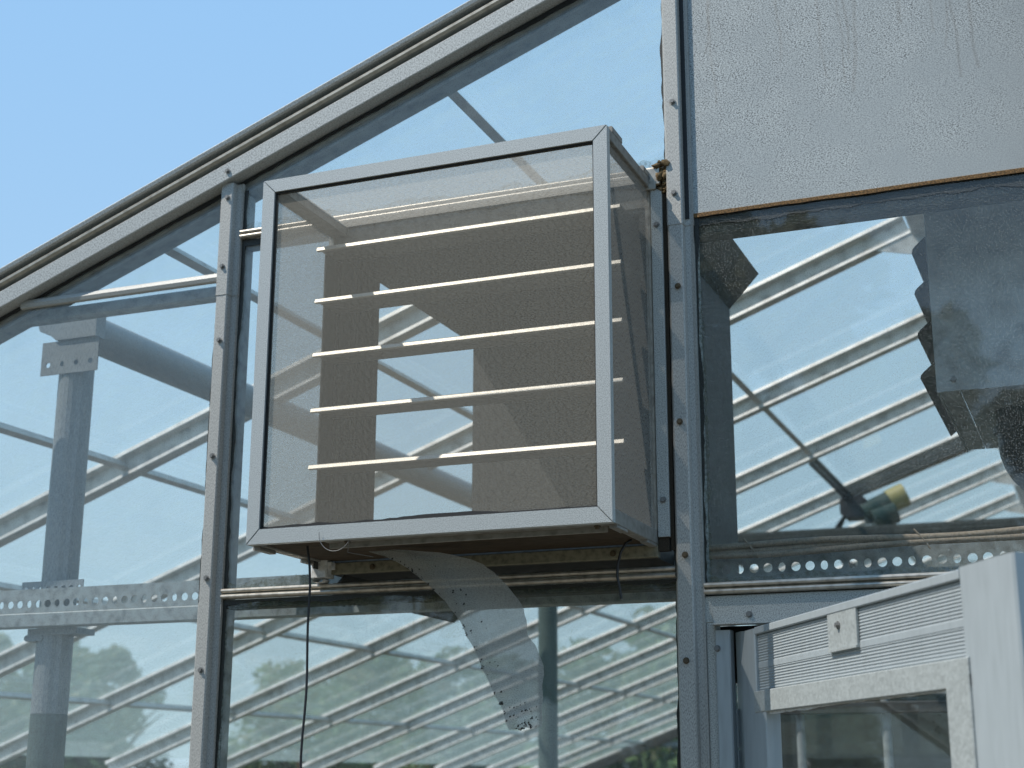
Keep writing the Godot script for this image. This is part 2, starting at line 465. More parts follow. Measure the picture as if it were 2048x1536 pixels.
func build_greenhouse() -> void:
	gh = thing("greenhouse", "large glass greenhouse with a gabled metal frame and dusty sloping roof panes", "greenhouse")
	var sd := slope_dir()
	var nrm := Vector3(-sd.y, sd.x, 0)
	var cosl := sd.x
	var back_z := -0.044 - DZ * NR
	# rake trim on the gable: bands drawn out along the slope
	for side in 2:
		var len := (RX - EX + 0.05) / cosl if side == 0 else (RX - EX + 0.05) / cosl
		var d := sd if side == 0 else Vector3(-sd.x, sd.y, 0)
		var up := nrm if side == 0 else Vector3(sd.y, sd.x, 0)
		var x0 := EX - 0.05 if side == 0 else 2.0 * RX - EX + 0.05
		var base := Vector3(x0, roof_y(x0, 0.0), 0)
		var yy := func(c: float) -> float: return c * cosl
		var o := Vector3(x0, roof_y(x0, 3.93), 0)
		var f := S()
		extrude(f, [Vector2(0.0, 0.0), Vector2(0.045, 0.0), Vector2(0.048, 0.003), Vector2(0.050, 0.050), Vector2(0.046, 0.054), Vector2(0.0, 0.054)], o, Vector3.BACK, up, d * len)
		obj("rake_flange", f, M.rake, gh)
		var r := S()
		extrude(r, [Vector2(0.0, 0.0545), Vector2(0.012, 0.0545), Vector2(0.014, 0.062), Vector2(0.03, 0.064), Vector2(0.048, 0.069), Vector2(0.055, 0.076), Vector2(0.055, 0.083), Vector2(0.047, 0.09), Vector2(0.026, 0.093), Vector2(0.004, 0.095), Vector2(0.002, 0.106), Vector2(0.0, 0.106)], o, Vector3.BACK, up, d * len)
		obj("rake_ridge", r, M.rake_ridge, gh)
		var t := S()
		extrude(t, [Vector2(-0.03, 0.1065), Vector2(0.05, 0.1065), Vector2(0.056, 0.110), Vector2(0.058, 0.118), Vector2(0.045, 0.121), Vector2(0.041, 0.126), Vector2(0.046, 0.131), Vector2(0.04, 0.137), Vector2(-0.03, 0.141)], o, Vector3.BACK, up, d * len)
		obj("rake_cap", t, M.rake, gh)
		# the gable rafter just inside the glass
		var g2 := S()
		var oi := Vector3(x0, roof_y(x0, 3.915), 0)
		extrude(g2, rect8(-0.085, 0.0, -0.012, 0.11, 0.006), oi, Vector3.BACK, up, d * len)
		extrude(g2, rect8(-0.1, -0.012, -0.03, -0.0005, 0.003), oi, Vector3.BACK, up, d * len)
		obj("gable_rafter", g2, M.inner, gh)
		# rafters
		for k in range(1, NR + 1):
			var z := -0.044 - DZ * k
			var a := S()
			var oo := Vector3(x0, roof_y(x0, 3.95), z)
			var ln := len - 0.06
			extrude(a, [Vector2(-0.028, -0.012), Vector2(0.030, -0.012), Vector2(0.034, -0.008), Vector2(0.028, 0.008), Vector2(0.006, 0.013), Vector2(0.006, 0.074), Vector2(0.036, 0.079), Vector2(0.038, 0.082), Vector2(0.030, 0.101), Vector2(-0.028, 0.101), Vector2(-0.034, 0.079), Vector2(-0.006, 0.074), Vector2(-0.006, 0.012), Vector2(-0.028, 0.002)], oo, Vector3.BACK, up, d * ln)
			obj("rafter", a, M.rafter, gh)
	# ridge beam and its gussets
	var rb := S()
	bx(rb, Vector3(RX - 0.05, 4.03, back_z), Vector3(RX + 0.05, 4.17, -0.09), 0.01)
	obj("ridge_beam", rb, M.rafter, gh)
	for k in range(1, NR):
		var z := -0.044 - DZ * k
		var gp := S()
		extrude(gp, [Vector2(-0.26, roof_y(RX - 0.26, 3.965)), Vector2(0.0, 3.93), Vector2(0.26, roof_y(RX - 0.26, 3.965)), Vector2(0.0, roof_y(RX, 3.965))], Vector3(RX, 0, z + 0.024), Vector3.RIGHT, Vector3.UP, Vector3(0, 0, 0.005))
		obj("ridge_gusset", gp, M.rafter, gh)
	# purlins and the roof panes between them
	var px := [EX, -5.05, -3.931, -2.862, -1.79, -0.775, RX]
	for side in 2:
		for i in range(1, 6):
			var x: float = px[i] if side == 0 else 2.0 * RX - px[i]
			var d := sd if side == 0 else Vector3(-sd.x, sd.y, 0)
			var up := nrm if side == 0 else Vector3(sd.y, sd.x, 0)
			var p := S()
			var o := Vector3(x, roof_y(x, 3.985), back_z)
			extrude(p, [Vector2(-0.016, 0.0), Vector2(0.016, 0.0), Vector2(0.016, 0.005), Vector2(0.004, 0.008), Vector2(0.004, 0.035), Vector2(-0.004, 0.035), Vector2(-0.004, 0.008), Vector2(-0.016, 0.005)], o, d, up, Vector3(0, 0, -back_z - 0.11))
			obj("purlin", p, M.rafter, gh)
		for k in NR:
			var z0 := -0.044 - DZ * k
			var z1 := z0 - DZ
			for i in 6:
				var xa: float = px[i] if side == 0 else 2.0 * RX - px[i]
				var xb: float = px[i + 1] if side == 0 else 2.0 * RX - px[i + 1]
				var up := nrm if side == 0 else Vector3(sd.y, sd.x, 0)
				var ca := 4.058
				pane("roof_pane", [Vector3(xa, roof_y(xa, ca), z0), Vector3(xb, roof_y(xb, ca), z0), Vector3(xb, roof_y(xb, ca), z1), Vector3(xa, roof_y(xa, ca), z1)], up, gh, M.roof_glass, M.roof_dirt)
	# gutters at the eaves, side walls under them
	for side in 2:
		var x := EX if side == 0 else 2.0 * RX - EX
		var out := -1.0 if side == 0 else 1.0
		var gt := S()
		var gy := roof_y(EX, 3.93)
		extrude(gt, [Vector2(0.02, gy), Vector2(-0.16, gy + 0.02), Vector2(-0.16, gy - 0.06), Vector2(-0.1, gy - 0.12), Vector2(0.02, gy - 0.12)], Vector3(x, 0, back_z), Vector3(-out, 0, 0), Vector3.UP, Vector3(0, 0, -back_z))
		obj("gutter", gt, M.inner, gh)
		for k in NR + 1:
			var z := -0.044 - DZ * k
			var ps := S()
			bx(ps, Vector3(x - 0.03, 0.0, z - 0.03), Vector3(x + 0.03, gy - 0.121, z + 0.03), 0.005)
			obj("side_post", ps, M.column, gh)
			if k < NR:
				pane("side_pane", [Vector3(x, 0.5, z), Vector3(x, gy - 0.13, z), Vector3(x, gy - 0.13, z - DZ), Vector3(x, 0.5, z - DZ)], Vector3(out, 0, 0), gh, M.glass, M.dirt_low)
		var sw := S()
		bx(sw, Vector3(x - 0.08, 0.0, back_z), Vector3(x + 0.08, 0.5, -0.1))
		obj("side_wall", sw, M.ground, gh)
	# far gable
	for i in range(-4, 6):
		var x := i * BAY - 0.2
		if x < EX or x > 2.0 * RX - EX:
			continue
		var ps := S()
		bx(ps, Vector3(x - 0.03, 0.0, back_z - 0.05), Vector3(x + 0.03, roof_y(x, 3.94), back_z + 0.01), 0.005)
		obj("far_post", ps, M.column, gh)
		if i < 5:
			var x1 := minf(x + BAY, 2.0 * RX - EX)
			pane("far_pane", [Vector3(x, 0.5, back_z), Vector3(x, roof_y(x, 4.0), back_z), Vector3(x1, roof_y(x1, 4.0), back_z), Vector3(x1, 0.5, back_z)], Vector3(0, 0, -1), gh, M.glass, M.dirt_low)
	for side in 2:
		var fk := S()
		var fd := sd if side == 0 else Vector3(-sd.x, sd.y, 0)
		var fu := nrm if side == 0 else Vector3(sd.y, sd.x, 0)
		var fx := EX if side == 0 else 2.0 * RX - EX
		extrude(fk, rect8(0.0, 0.0, 0.06, 0.11, 0.004), Vector3(fx, roof_y(fx, 3.89), back_z + 0.03), Vector3.BACK, fu, fd * ((RX - EX) / cosl))
		obj("far_rake", fk, M.sheet, gh)
	var fb := S()
	bx(fb, Vector3(EX, 2.05, back_z + 0.011), Vector3(2.0 * RX - EX, 2.13, back_z + 0.05), 0.005)
	obj("far_beam", fb, M.column, gh)
	var fw := S()
	bx(fw, Vector3(EX - 0.08, 0.0, back_z - 0.08), Vector3(2.0 * RX - EX + 0.08, 0.5, back_z - 0.051))
	obj("far_wall", fw, M.ground, gh)
	var fl := S()
	bx(fl, Vector3(EX, 0.0, back_z), Vector3(2.0 * RX - EX, 0.02, -0.03))
	obj("floor", fl, M.floor, gh)

	# --- front gable: posts, glazing bars, panes
	for i in range(-4, 6):
		var x := i * BAY
		var top := roof_y(x, 3.925)
		var ys := [0.0, 1.25, 2.125, 3.06, top]
		if i == 0:
			ys = [0.0, 1.25, 2.125, 3.085, top]
		if top < 2.3:
			ys = [0.0, 1.25, top]
		elif top < 3.2:
			ys = [0.0, 1.25, 2.125, top]
		for s in ys.size() - 1:
			var lap := 0.018 if s > 0 else 0.0
			var c := obj("post_cap", cap_segment(x, ys[s] - lap, ys[s + 1], 0.0016 * (s % 2) if s > 0 else 0.0), M.cap, gh)
			if i == 0 and s == 3:
				var gv := S()
				bx(gv, Vector3(0.0145, ys[s], 0.0115), Vector3(0.0255, ys[s + 1], 0.0135))
				obj("groove_shade", gv, M.gasket, c)  # black strip laid in the groove to paint its shade
			var sy := []
			if i == -1:
				sy = [3.352, 3.132, 2.9, 2.55, 2.195, 1.938, 1.6, 0.9]
			elif i == 0:
				sy = [3.42, 3.156, 2.894, 2.53, 2.188, 1.928, 1.6, 0.9]
			else:
				sy = [0.6, 1.0, 1.5, 1.95, 2.4, 2.8]
			for y in sy:
				if y > ys[s] and y < ys[s + 1] - 0.03:
					screw(c, Vector3(x - 0.008 + rng.randf_range(-0.003, 0.003), y, 0.0335), i == 0 and y < 3.0)
		var ip := S()
		bx(ip, Vector3(x - 0.029, 0.0, -0.075), Vector3(x + 0.029, top - 0.02, -0.012), 0.005)
		bx(ip, Vector3(x + 0.008, 0.0, -0.0118), Vector3(x + 0.026, top - 0.02, -0.006), 0.002)
		obj("inner_post", ip, M.inner, gh)
		if i == -1 or i == 0:
			for j in 2:
				var sx := 1.0 if j == 1 else -1.0
				var sl := ragged_strip(Vector3(x + sx * 0.036, 1.0, 0.0005), Vector3(x + sx * 0.036, top - 0.02, 0.0005), Vector3(sx, 0, 0), 0.003, 0.012, Vector3.BACK, 0.003, 40 + i * 2 + j)
				obj("sealant", sl, M.sealant, gh)
	var rk := ragged_strip(Vector3(-2.75, roof_y(-2.75, 3.925), 0.001), Vector3(-0.04, roof_y(-0.04, 3.925), 0.001), -nrm, 0.008, 0.016, Vector3.BACK, 0.004, 71)
	obj("rake_gasket", rk, M.gasket, gh)
	screw(gh, Vector3(-1.402, roof_y(-1.402, 3.957), 0.051))
	screw(gh, Vector3(0.0, roof_y(0.0, 3.957), 0.051))
	double_bar(-1.366, -0.036, 2.158, 2.142)
	double_bar(-1.366, -0.036, 3.240, 3.226)
	double_bar(0.036, 1.366, 2.112, 2.096)
	# single flat bar left of the left post
	var fbx := roof_y(0, 3.92)
	var xl := (3.118 - 3.92) / SL
	var lb := S()
	extrude(lb, [Vector2(0.001, -0.014), Vector2(0.01, -0.014), Vector2(0.013, -0.011), Vector2(0.016, 0.0), Vector2(0.013, 0.011), Vector2(0.01, 0.014), Vector2(0.001, 0.014)], Vector3(xl - 0.04, 3.107, 0), Vector3.BACK, Vector3.UP, Vector3(-1.44 - xl + 0.04, 0, 0))
	obj("glazing_bar", lb, M.cap, gh)
	var li := S()
	bx(li, Vector3(xl - 0.1, 3.066, -0.095), Vector3(-1.432, 3.107, -0.052), 0.006)
	obj("inner_rail", li, M.inner, gh)
	# inner rails behind the bars
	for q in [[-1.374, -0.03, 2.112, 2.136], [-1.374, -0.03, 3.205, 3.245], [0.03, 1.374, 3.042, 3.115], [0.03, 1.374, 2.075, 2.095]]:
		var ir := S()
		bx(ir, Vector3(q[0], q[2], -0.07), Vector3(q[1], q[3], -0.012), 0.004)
		obj("inner_rail", ir, M.inner if q[2] > 3.2 else M.shaded_rail, gh)
	for q in [[-1.366, -0.036, 2.133, 41], [-1.366, -0.036, 3.217, 43]]:
		var rs := ragged_strip(Vector3(q[0], q[2], 0.001), Vector3(q[1], q[2], 0.001), Vector3.DOWN, 0.006, 0.02, Vector3.BACK, 0.003, q[3])
		obj("sealant", rs, M.sealant, gh)
	var rs2 := ragged_strip(Vector3(0.036, 3.088, -0.002), Vector3(1.366, 3.088, -0.002), Vector3.DOWN, 0.02, 0.034, Vector3.BACK, 0.0015, 45)
	obj("sealant", rs2, M.sealant, gh)
	# panes
	var b := BAY
	var ra := func(x: float) -> float: return roof_y(x, 3.92)
	var F := Vector3.BACK
	pane("gable_pane", [Vector3(-1.366, 3.246, 0), Vector3(-1.366, roof_y(-1.366, 3.925), 0), Vector3(-0.036, roof_y(-0.036, 3.925), 0), Vector3(-0.036, 3.246, 0)], F, gh, M.glass, M.dirt, true)
	pane("gable_pane", [Vector3(-1.366, 2.165, 0), Vector3(-1.366, 3.22, 0), Vector3(-1.072, 3.22, 0), Vector3(-1.072, 2.165, 0)], F, gh, M.glass, M.dirt)
	pane("gable_pane", [Vector3(-1.366, 0.5, 0), Vector3(-1.366, 2.136, 0), Vector3(-0.036, 2.136, 0), Vector3(-0.036, 0.5, 0)], F, gh, M.glass, M.dirt_low, true)
	pane("gable_pane", [Vector3(-1.437, 3.113, 0), Vector3(xl + 0.02, 3.113, 0), Vector3(-1.437, roof_y(-1.437, 3.925), 0)], F, gh, M.glass, M.dirt)
	pane("gable_pane", [Vector3(-2.77, 0.5, 0), Vector3(-2.77, roof_y(-2.77, 3.925), 0), Vector3(xl - 0.02, 3.101, 0), Vector3(-1.437, 3.101, 0), Vector3(-1.437, 0.5, 0)], F, gh, M.glass, M.dirt, true)
	pane("gable_pane", [Vector3(0.036, 2.118, 0), Vector3(0.036, 3.089, 0), Vector3(1.366, 3.089, 0), Vector3(1.366, 2.118, 0)], F, gh, M.glass, M.dirt, true)
	for i in [-4, -3, 1, 2, 3, 4]:
		var xa: float = i * b + 0.036
		var xb: float = (i + 1) * b - 0.036
		var pts := [Vector3(xa, 0.5, 0), Vector3(xa, roof_y(xa, 3.92), 0), Vector3(xb, roof_y(xb, 3.92), 0), Vector3(xb, 0.5, 0)]
		pane("gable_pane", pts, F, gh, M.glass, M.dirt)
	var fw2 := S()
	bx(fw2, Vector3(EX, 0.0, -0.1), Vector3(0.0, 0.5, -0.013))
	bx(fw2, Vector3(BAY, 0.0, -0.1), Vector3(2.0 * RX - EX, 0.5, -0.013))
	obj("low_wall", fw2, M.ground, gh)
	for q in [[Vector3(-1.36, 2.134, 0.0012), Vector3(-0.04, 2.134, 0.0012), Vector3.DOWN, 61], [Vector3(0.04, 2.12, 0.0012), Vector3(1.36, 2.12, 0.0012), Vector3.UP, 62], [Vector3(-1.36, 2.166, 0.0012), Vector3(-1.07, 2.166, 0.0012), Vector3.UP, 63], [Vector3(0.04, 2.14, 0.0014), Vector3(0.04, 3.07, 0.0014), Vector3.RIGHT, 64], [Vector3(-1.366, 1.0, 0.0014), Vector3(-1.366, 2.1, 0.0014), Vector3.RIGHT, 65], [Vector3(-1.36, 3.247, 0.0012), Vector3(-0.04, 3.247, 0.0012), Vector3.UP, 68]]:
		var gs := ragged_strip(q[0], q[1], q[2], 0.005 if q[2] == Vector3.RIGHT else 0.01, 0.016 if q[2] == Vector3.RIGHT else 0.034, Vector3.BACK, 0.0008, q[3])
		obj("grime_edge", gs, M.grime, gh)
	# the galvanised sheet over the door bay
	var ps := SurfaceTool.new()
	ps.begin(Mesh.PRIMITIVE_TRIANGLES)
	var X0 := 0.0345
	var X1 := 1.3685
	var pp := [Vector3(X0, 3.0905, 0.006), Vector3(X1, 3.0905, 0.006), Vector3(X1, roof_y(X1, 3.928), 0.006), Vector3(RX, roof_y(RX, 3.928), 0.006), Vector3(X0, roof_y(X0, 3.928), 0.006)]
	for t in [[0, 1, 2], [0, 2, 3], [0, 3, 4]]:
		var idx: Array = [t[0], t[2], t[1]]
		for j in idx:
			ps.set_normal(Vector3.BACK)
			ps.set_uv(Vector2((pp[j].x - X0) / 1.25, 1.0 - (pp[j].y - 3.0905) / 0.94))
			ps.add_vertex(pp[j])
	var sheet := obj("blanking_sheet", ps, M.plate, gh)
	var bk := S()
	extrude(bk, [Vector2(pp[0].x, pp[0].y), Vector2(pp[1].x, pp[1].y), Vector2(pp[2].x, pp[2].y), Vector2(pp[3].x, pp[3].y), Vector2(pp[4].x, pp[4].y)], Vector3(0, 0, -0.012), Vector3.RIGHT, Vector3.UP, Vector3(0, 0, 0.0175))
	obj("backing_board", bk, M.sheet, sheet)
	var re := ragged_strip(Vector3(X0, 3.0995, 0.0062), Vector3(X1, 3.0995, 0.0062), Vector3.DOWN, 0.009, 0.0115, Vector3.BACK, 0.0015, 46)
	obj("rusty_edge", re, M.rust, sheet)
	# door frame: header, jamb, stop
	var hd := S()
	bx(hd, Vector3(0.0355, 2.02, -0.04), Vector3(1.367, 2.086, 0.008), 0.002)
	obj("door_header", hd, M.galv, gh)
	var ha := S()
	extrude(ha, [Vector2(0.0085, 2.012), Vector2(0.045, 2.012), Vector2(0.045, 2.016), Vector2(0.0125, 2.0165), Vector2(0.0125, 2.052), Vector2(0.0085, 2.052)], Vector3(0.055, 0, 0), Vector3.BACK, Vector3.UP, Vector3(1.29, 0, 0))
	var hang := obj("header_angle", ha, M.galv, gh)
	screw(hang, Vector3(0.146, 2.037, 0.0128))
	var hs := S()
	bx(hs, Vector3(0.036, 1.88, -0.125), Vector3(1.34, 2.0195, -0.085), 0.002)
	obj("gap_blocker", hs, M.gasket, gh)  # added dark bar, blocks the bright gap at the door head
	var jb := S()
	bx(jb, Vector3(0.0355, 0.0, -0.04), Vector3(0.06, 2.0195, 0.0075), 0.002)
	obj("door_jamb", jb, M.galv, gh)
	jb = S()
	bx(jb, Vector3(1.343, 0.0, -0.04), Vector3(1.367, 2.0195, 0.0075), 0.002)
	obj("door_jamb", jb, M.galv, gh)
	var js := S()
	bx(js, Vector3(0.0605, 0.0, -0.02), Vector3(0.098, 2.0, 0.022), 0.003)
	var jso := obj("door_stop", js, M.door, gh)
	screw(jso, Vector3(0.066, 1.956, 0.022))
	screw(jso, Vector3(0.066, 1.4, 0.022))
	# perforated strut along the gable, its mate further in
	var pf := S()
	perforated(pf, Vector3(EX + 0.05, 2.150, -0.2), Vector3.RIGHT, Vector3.UP, Vector3.BACK, 12.6, 0.072, [0.028], 0.0365, 0.0122, 0.003)
	bx(pf, Vector3(EX + 0.05, 2.222, -0.235), Vector3(6.6, 2.2255, -0.203))
	extrude(pf, [Vector2(-0.2, 2.1495), Vector2(-0.196, 2.146), Vector2(-0.196, 2.108), Vector2(-0.199, 2.105), Vector2(-0.24, 2.105), Vector2(-0.24, 2.108), Vector2(-0.2, 2.11)], Vector3(EX + 0.05, 0, 0), Vector3.BACK, Vector3.UP, Vector3(12.6, 0, 0))
	obj("perforated_strut", pf, M.perf, gh)
	var pf2 := S()
	perforated(pf2, Vector3(-1.3, 3.11, -5.84), Vector3.RIGHT, Vector3.UP, Vector3.BACK, 4.4, 0.085, [0.05, 0.022], 0.0235, 0.0085, 0.003)
	obj("perforated_tie", pf2, M.dark_perf, gh)
	# columns and the long pipe they carry
	var pipe := S()
	tube(pipe, [Vector3(-2.19, 3.118, -0.24), Vector3(-2.19, 3.118, -8.0), Vector3(-2.19, 3.118, back_z + 0.1)], 0.063, 20)
	obj("long_pipe", pipe, M.column, gh)
	for z in [-0.3, -4.78, -9.3, -13.8]:
		var cs := S()
		var prof := []
		for j in 24:
			var a := TAU * j / 24.0
			var rr := 0.058 if j % 6 != 3 else 0.054
			prof.append(Vector2(cos(a), sin(a)) * rr)
		var fh := 1.84 if z > -1.0 else 2.75
		extrude(cs, prof, Vector3(-2.19, fh, z), Vector3.BACK, Vector3.RIGHT, Vector3(0, 3.07 - fh, 0))
		var co := obj("column", cs, M.column, gh)
		var cf := S()
		extrude(cf, prof, Vector3(-2.19, 0.0, z), Vector3.BACK, Vector3.RIGHT, Vector3(0, fh - 0.001, 0))
		obj("painted_foot", cf, M.column_foot, co)
		if z < -1.0:
			continue
		var br := S()
		perforated(br, Vector3(-2.29, 2.945, z + 0.062), Vector3.RIGHT, Vector3.UP, Vector3.BACK, 0.23, 0.115, [0.035], 0.0575, 0.0095, 0.004)
		obj("clamp_plate", br, M.column, co)
		var sc := S()
		extrude(sc, [Vector2(-0.13, 3.15), Vector2(0.12, 3.15), Vector2(0.12, 3.062), Vector2(-0.04, 3.062), Vector2(-0.07, 3.085), Vector2(-0.11, 3.10)], Vector3(-2.19, 0, z + 0.02), Vector3.RIGHT, Vector3.UP, Vector3(0, 0, 0.05))
		obj("saddle", sc, M.column, co)
		var lo := S()
		perforated(lo, Vector3(-2.29, 2.205, z + 0.06), Vector3.RIGHT, Vector3.UP, Vector3.BACK, 0.25, 0.05, [0.025], 0.03, 0.009, 0.004)
		bx(lo, Vector3(-2.25, 2.085, z - 0.03), Vector3(-2.06, 2.104, z + 0.062))
		bx(lo, Vector3(-2.262, 2.065, z - 0.03), Vector3(-2.19, 2.0845, z + 0.0625), 0.006)
		obj("strut_bracket", lo, M.column, co)
	build_door()

func double_bar(x0: float, x1: float, ya: float, yb: float) -> void:
	var st := S()
	for y in [ya, yb]:
		var prof := [Vector2(0.001, -0.0065), Vector2(0.014, -0.0065)]
		for j in 7:
			var a := -PI / 2.0 + PI * j / 6.0
			prof.append(Vector2(0.016 + cos(a) * 0.006, sin(a) * 0.0058))
		prof.append(Vector2(0.014, 0.0065))
		prof.append(Vector2(0.001, 0.0065))
		extrude(st, prof, Vector3(x0, y, 0), Vector3.BACK, Vector3.UP, Vector3(x1 - x0, 0, 0))
	bx(st, Vector3(x0, yb + 0.0066, 0.001), Vector3(x1, ya - 0.0066, 0.008))
	obj("glazing_bar", st, M.bar, gh)

func build_door() -> void:
	var X := Vector3(0.537, 0, 0.843).normalized()
	var Z := Vector3(-X.z, 0, X.x)
	var B := Basis(X, Vector3.UP, Z)
	var o := Vector3(0.0977, -0.043, -0.035)
	var dr := Node3D.new()
	dr.name = "door"
	gh.add_child(dr, true)
	dr.transform = Transform3D(B.scaled(Vector3.ONE * 1.026), o)
	dr.set_meta("label", "pale grey aluminium door with ribbed top panel and small window, standing open")
	var a := S()
	bx(a, Vector3(0.0, 0.02, -0.04), Vector3(0.044, 1.989, 0.0), 0.003)
	bx(a, Vector3(0.0445, 0.02, -0.04), Vector3(0.145, 1.986, 0.004), 0.003)
	obj("hinge_stile", a, M.door, dr)
	a = S()
	bx(a, Vector3(1.158, 0.02, -0.045), Vector3(1.338, 1.991, 0.004), 0.004)
	obj("lock_stile", a, M.door, dr)
	a = S()
	bx(a, Vector3(0.1455, 1.9715, -0.04), Vector3(1.1575, 1.9885, 0.0035), 0.002)
	obj("top_rail", a, M.door, dr)
	# ribbed sheet: narrow reeds above and below a plain band
	a = S()
	var prof := [Vector2(-0.03, 1.842), Vector2(-0.006, 1.842)]
	var y := 1.845
	while y < 1.968:
		if y > 1.893 and y < 1.906:
			prof.append(Vector2(-0.0035, 1.8945))
			prof.append(Vector2(-0.0035, 1.9065))
			y = 1.9095
			continue
		prof.append(Vector2(-0.0054, y))
		prof.append(Vector2(-0.0045, y + 0.0012))
		prof.append(Vector2(-0.0035, y + 0.0027))
		prof.append(Vector2(-0.0045, y + 0.0042))
		prof.append(Vector2(-0.0054, y + 0.0052))
		y += 0.0062
	prof.append(Vector2(-0.007, 1.9712))
	prof.append(Vector2(-0.03, 1.9712))
	extrude(a, prof, Vector3(0.1455, 0, 0), Vector3.BACK, Vector3.UP, Vector3(1.012, 0, 0))
	obj("ribbed_panel", a, M.door, dr)
	a = S()
	bx(a, Vector3(0.1405, 1.795, -0.03), Vector3(1.176, 1.843, 0.008), 0.002)
	obj("window_frame", a, M.door_galv, dr)
	a = S()
	bx(a, Vector3(0.1405, 0.9, -0.03), Vector3(0.205, 1.824, 0.0055), 0.002)
	obj("window_frame", a, M.door, dr)
	a = S()
	bx(a, Vector3(1.093, 0.9, -0.03), Vector3(1.176, 1.816, 0.0095), 0.002)
	obj("window_frame", a, M.door_galv, dr)
	a = S()
	bx(a, Vector3(0.1455, 0.02, -0.03), Vector3(1.1575, 0.9, 0.0), 0.002)
	obj("lower_panel", a, M.door, dr)
	a = ragged_strip(Vector3(0.215, 1.7945, -0.003), Vector3(1.09, 1.7945, -0.003), Vector3.DOWN, 0.0005, 0.006, Vector3.BACK, 0.003, 88)
	obj("putty", a, M.white, dr)
	a = S()
	tri(a, Vector3(0.205, 0.9, -0.012), Vector3(0.205, 1.8, -0.012), Vector3(1.093, 1.8, -0.012), Vector3.BACK)
	tri(a, Vector3(0.205, 0.9, -0.012), Vector3(1.093, 1.8, -0.012), Vector3(1.093, 0.9, -0.012), Vector3.BACK)
	obj("window_pane", a, M.door_glass, dr)
	a = S()
	bx(a, Vector3(0.58, 1.896, -0.003), Vector3(0.724, 1.974, 0.002), 0.0)
	bx(a, Vector3(0.58, 1.8955, 0.002), Vector3(0.724, 1.9, 0.0045), 0.0)
	obj("lock_plate", a, M.door_galv, dr)
	screw(dr, Vector3(0.637, 1.946, 0.0025))
	a = S()
	tube(a, [Vector3(-0.006, 1.72, 0.002), Vector3(-0.006, 1.81, 0.002)], 0.0075, 10)
	tube(a, [Vector3(-0.006, 1.62, 0.002), Vector3(-0.006, 1.715, 0.002)], 0.0075, 10)
	obj("hinge", a, M.door, dr)

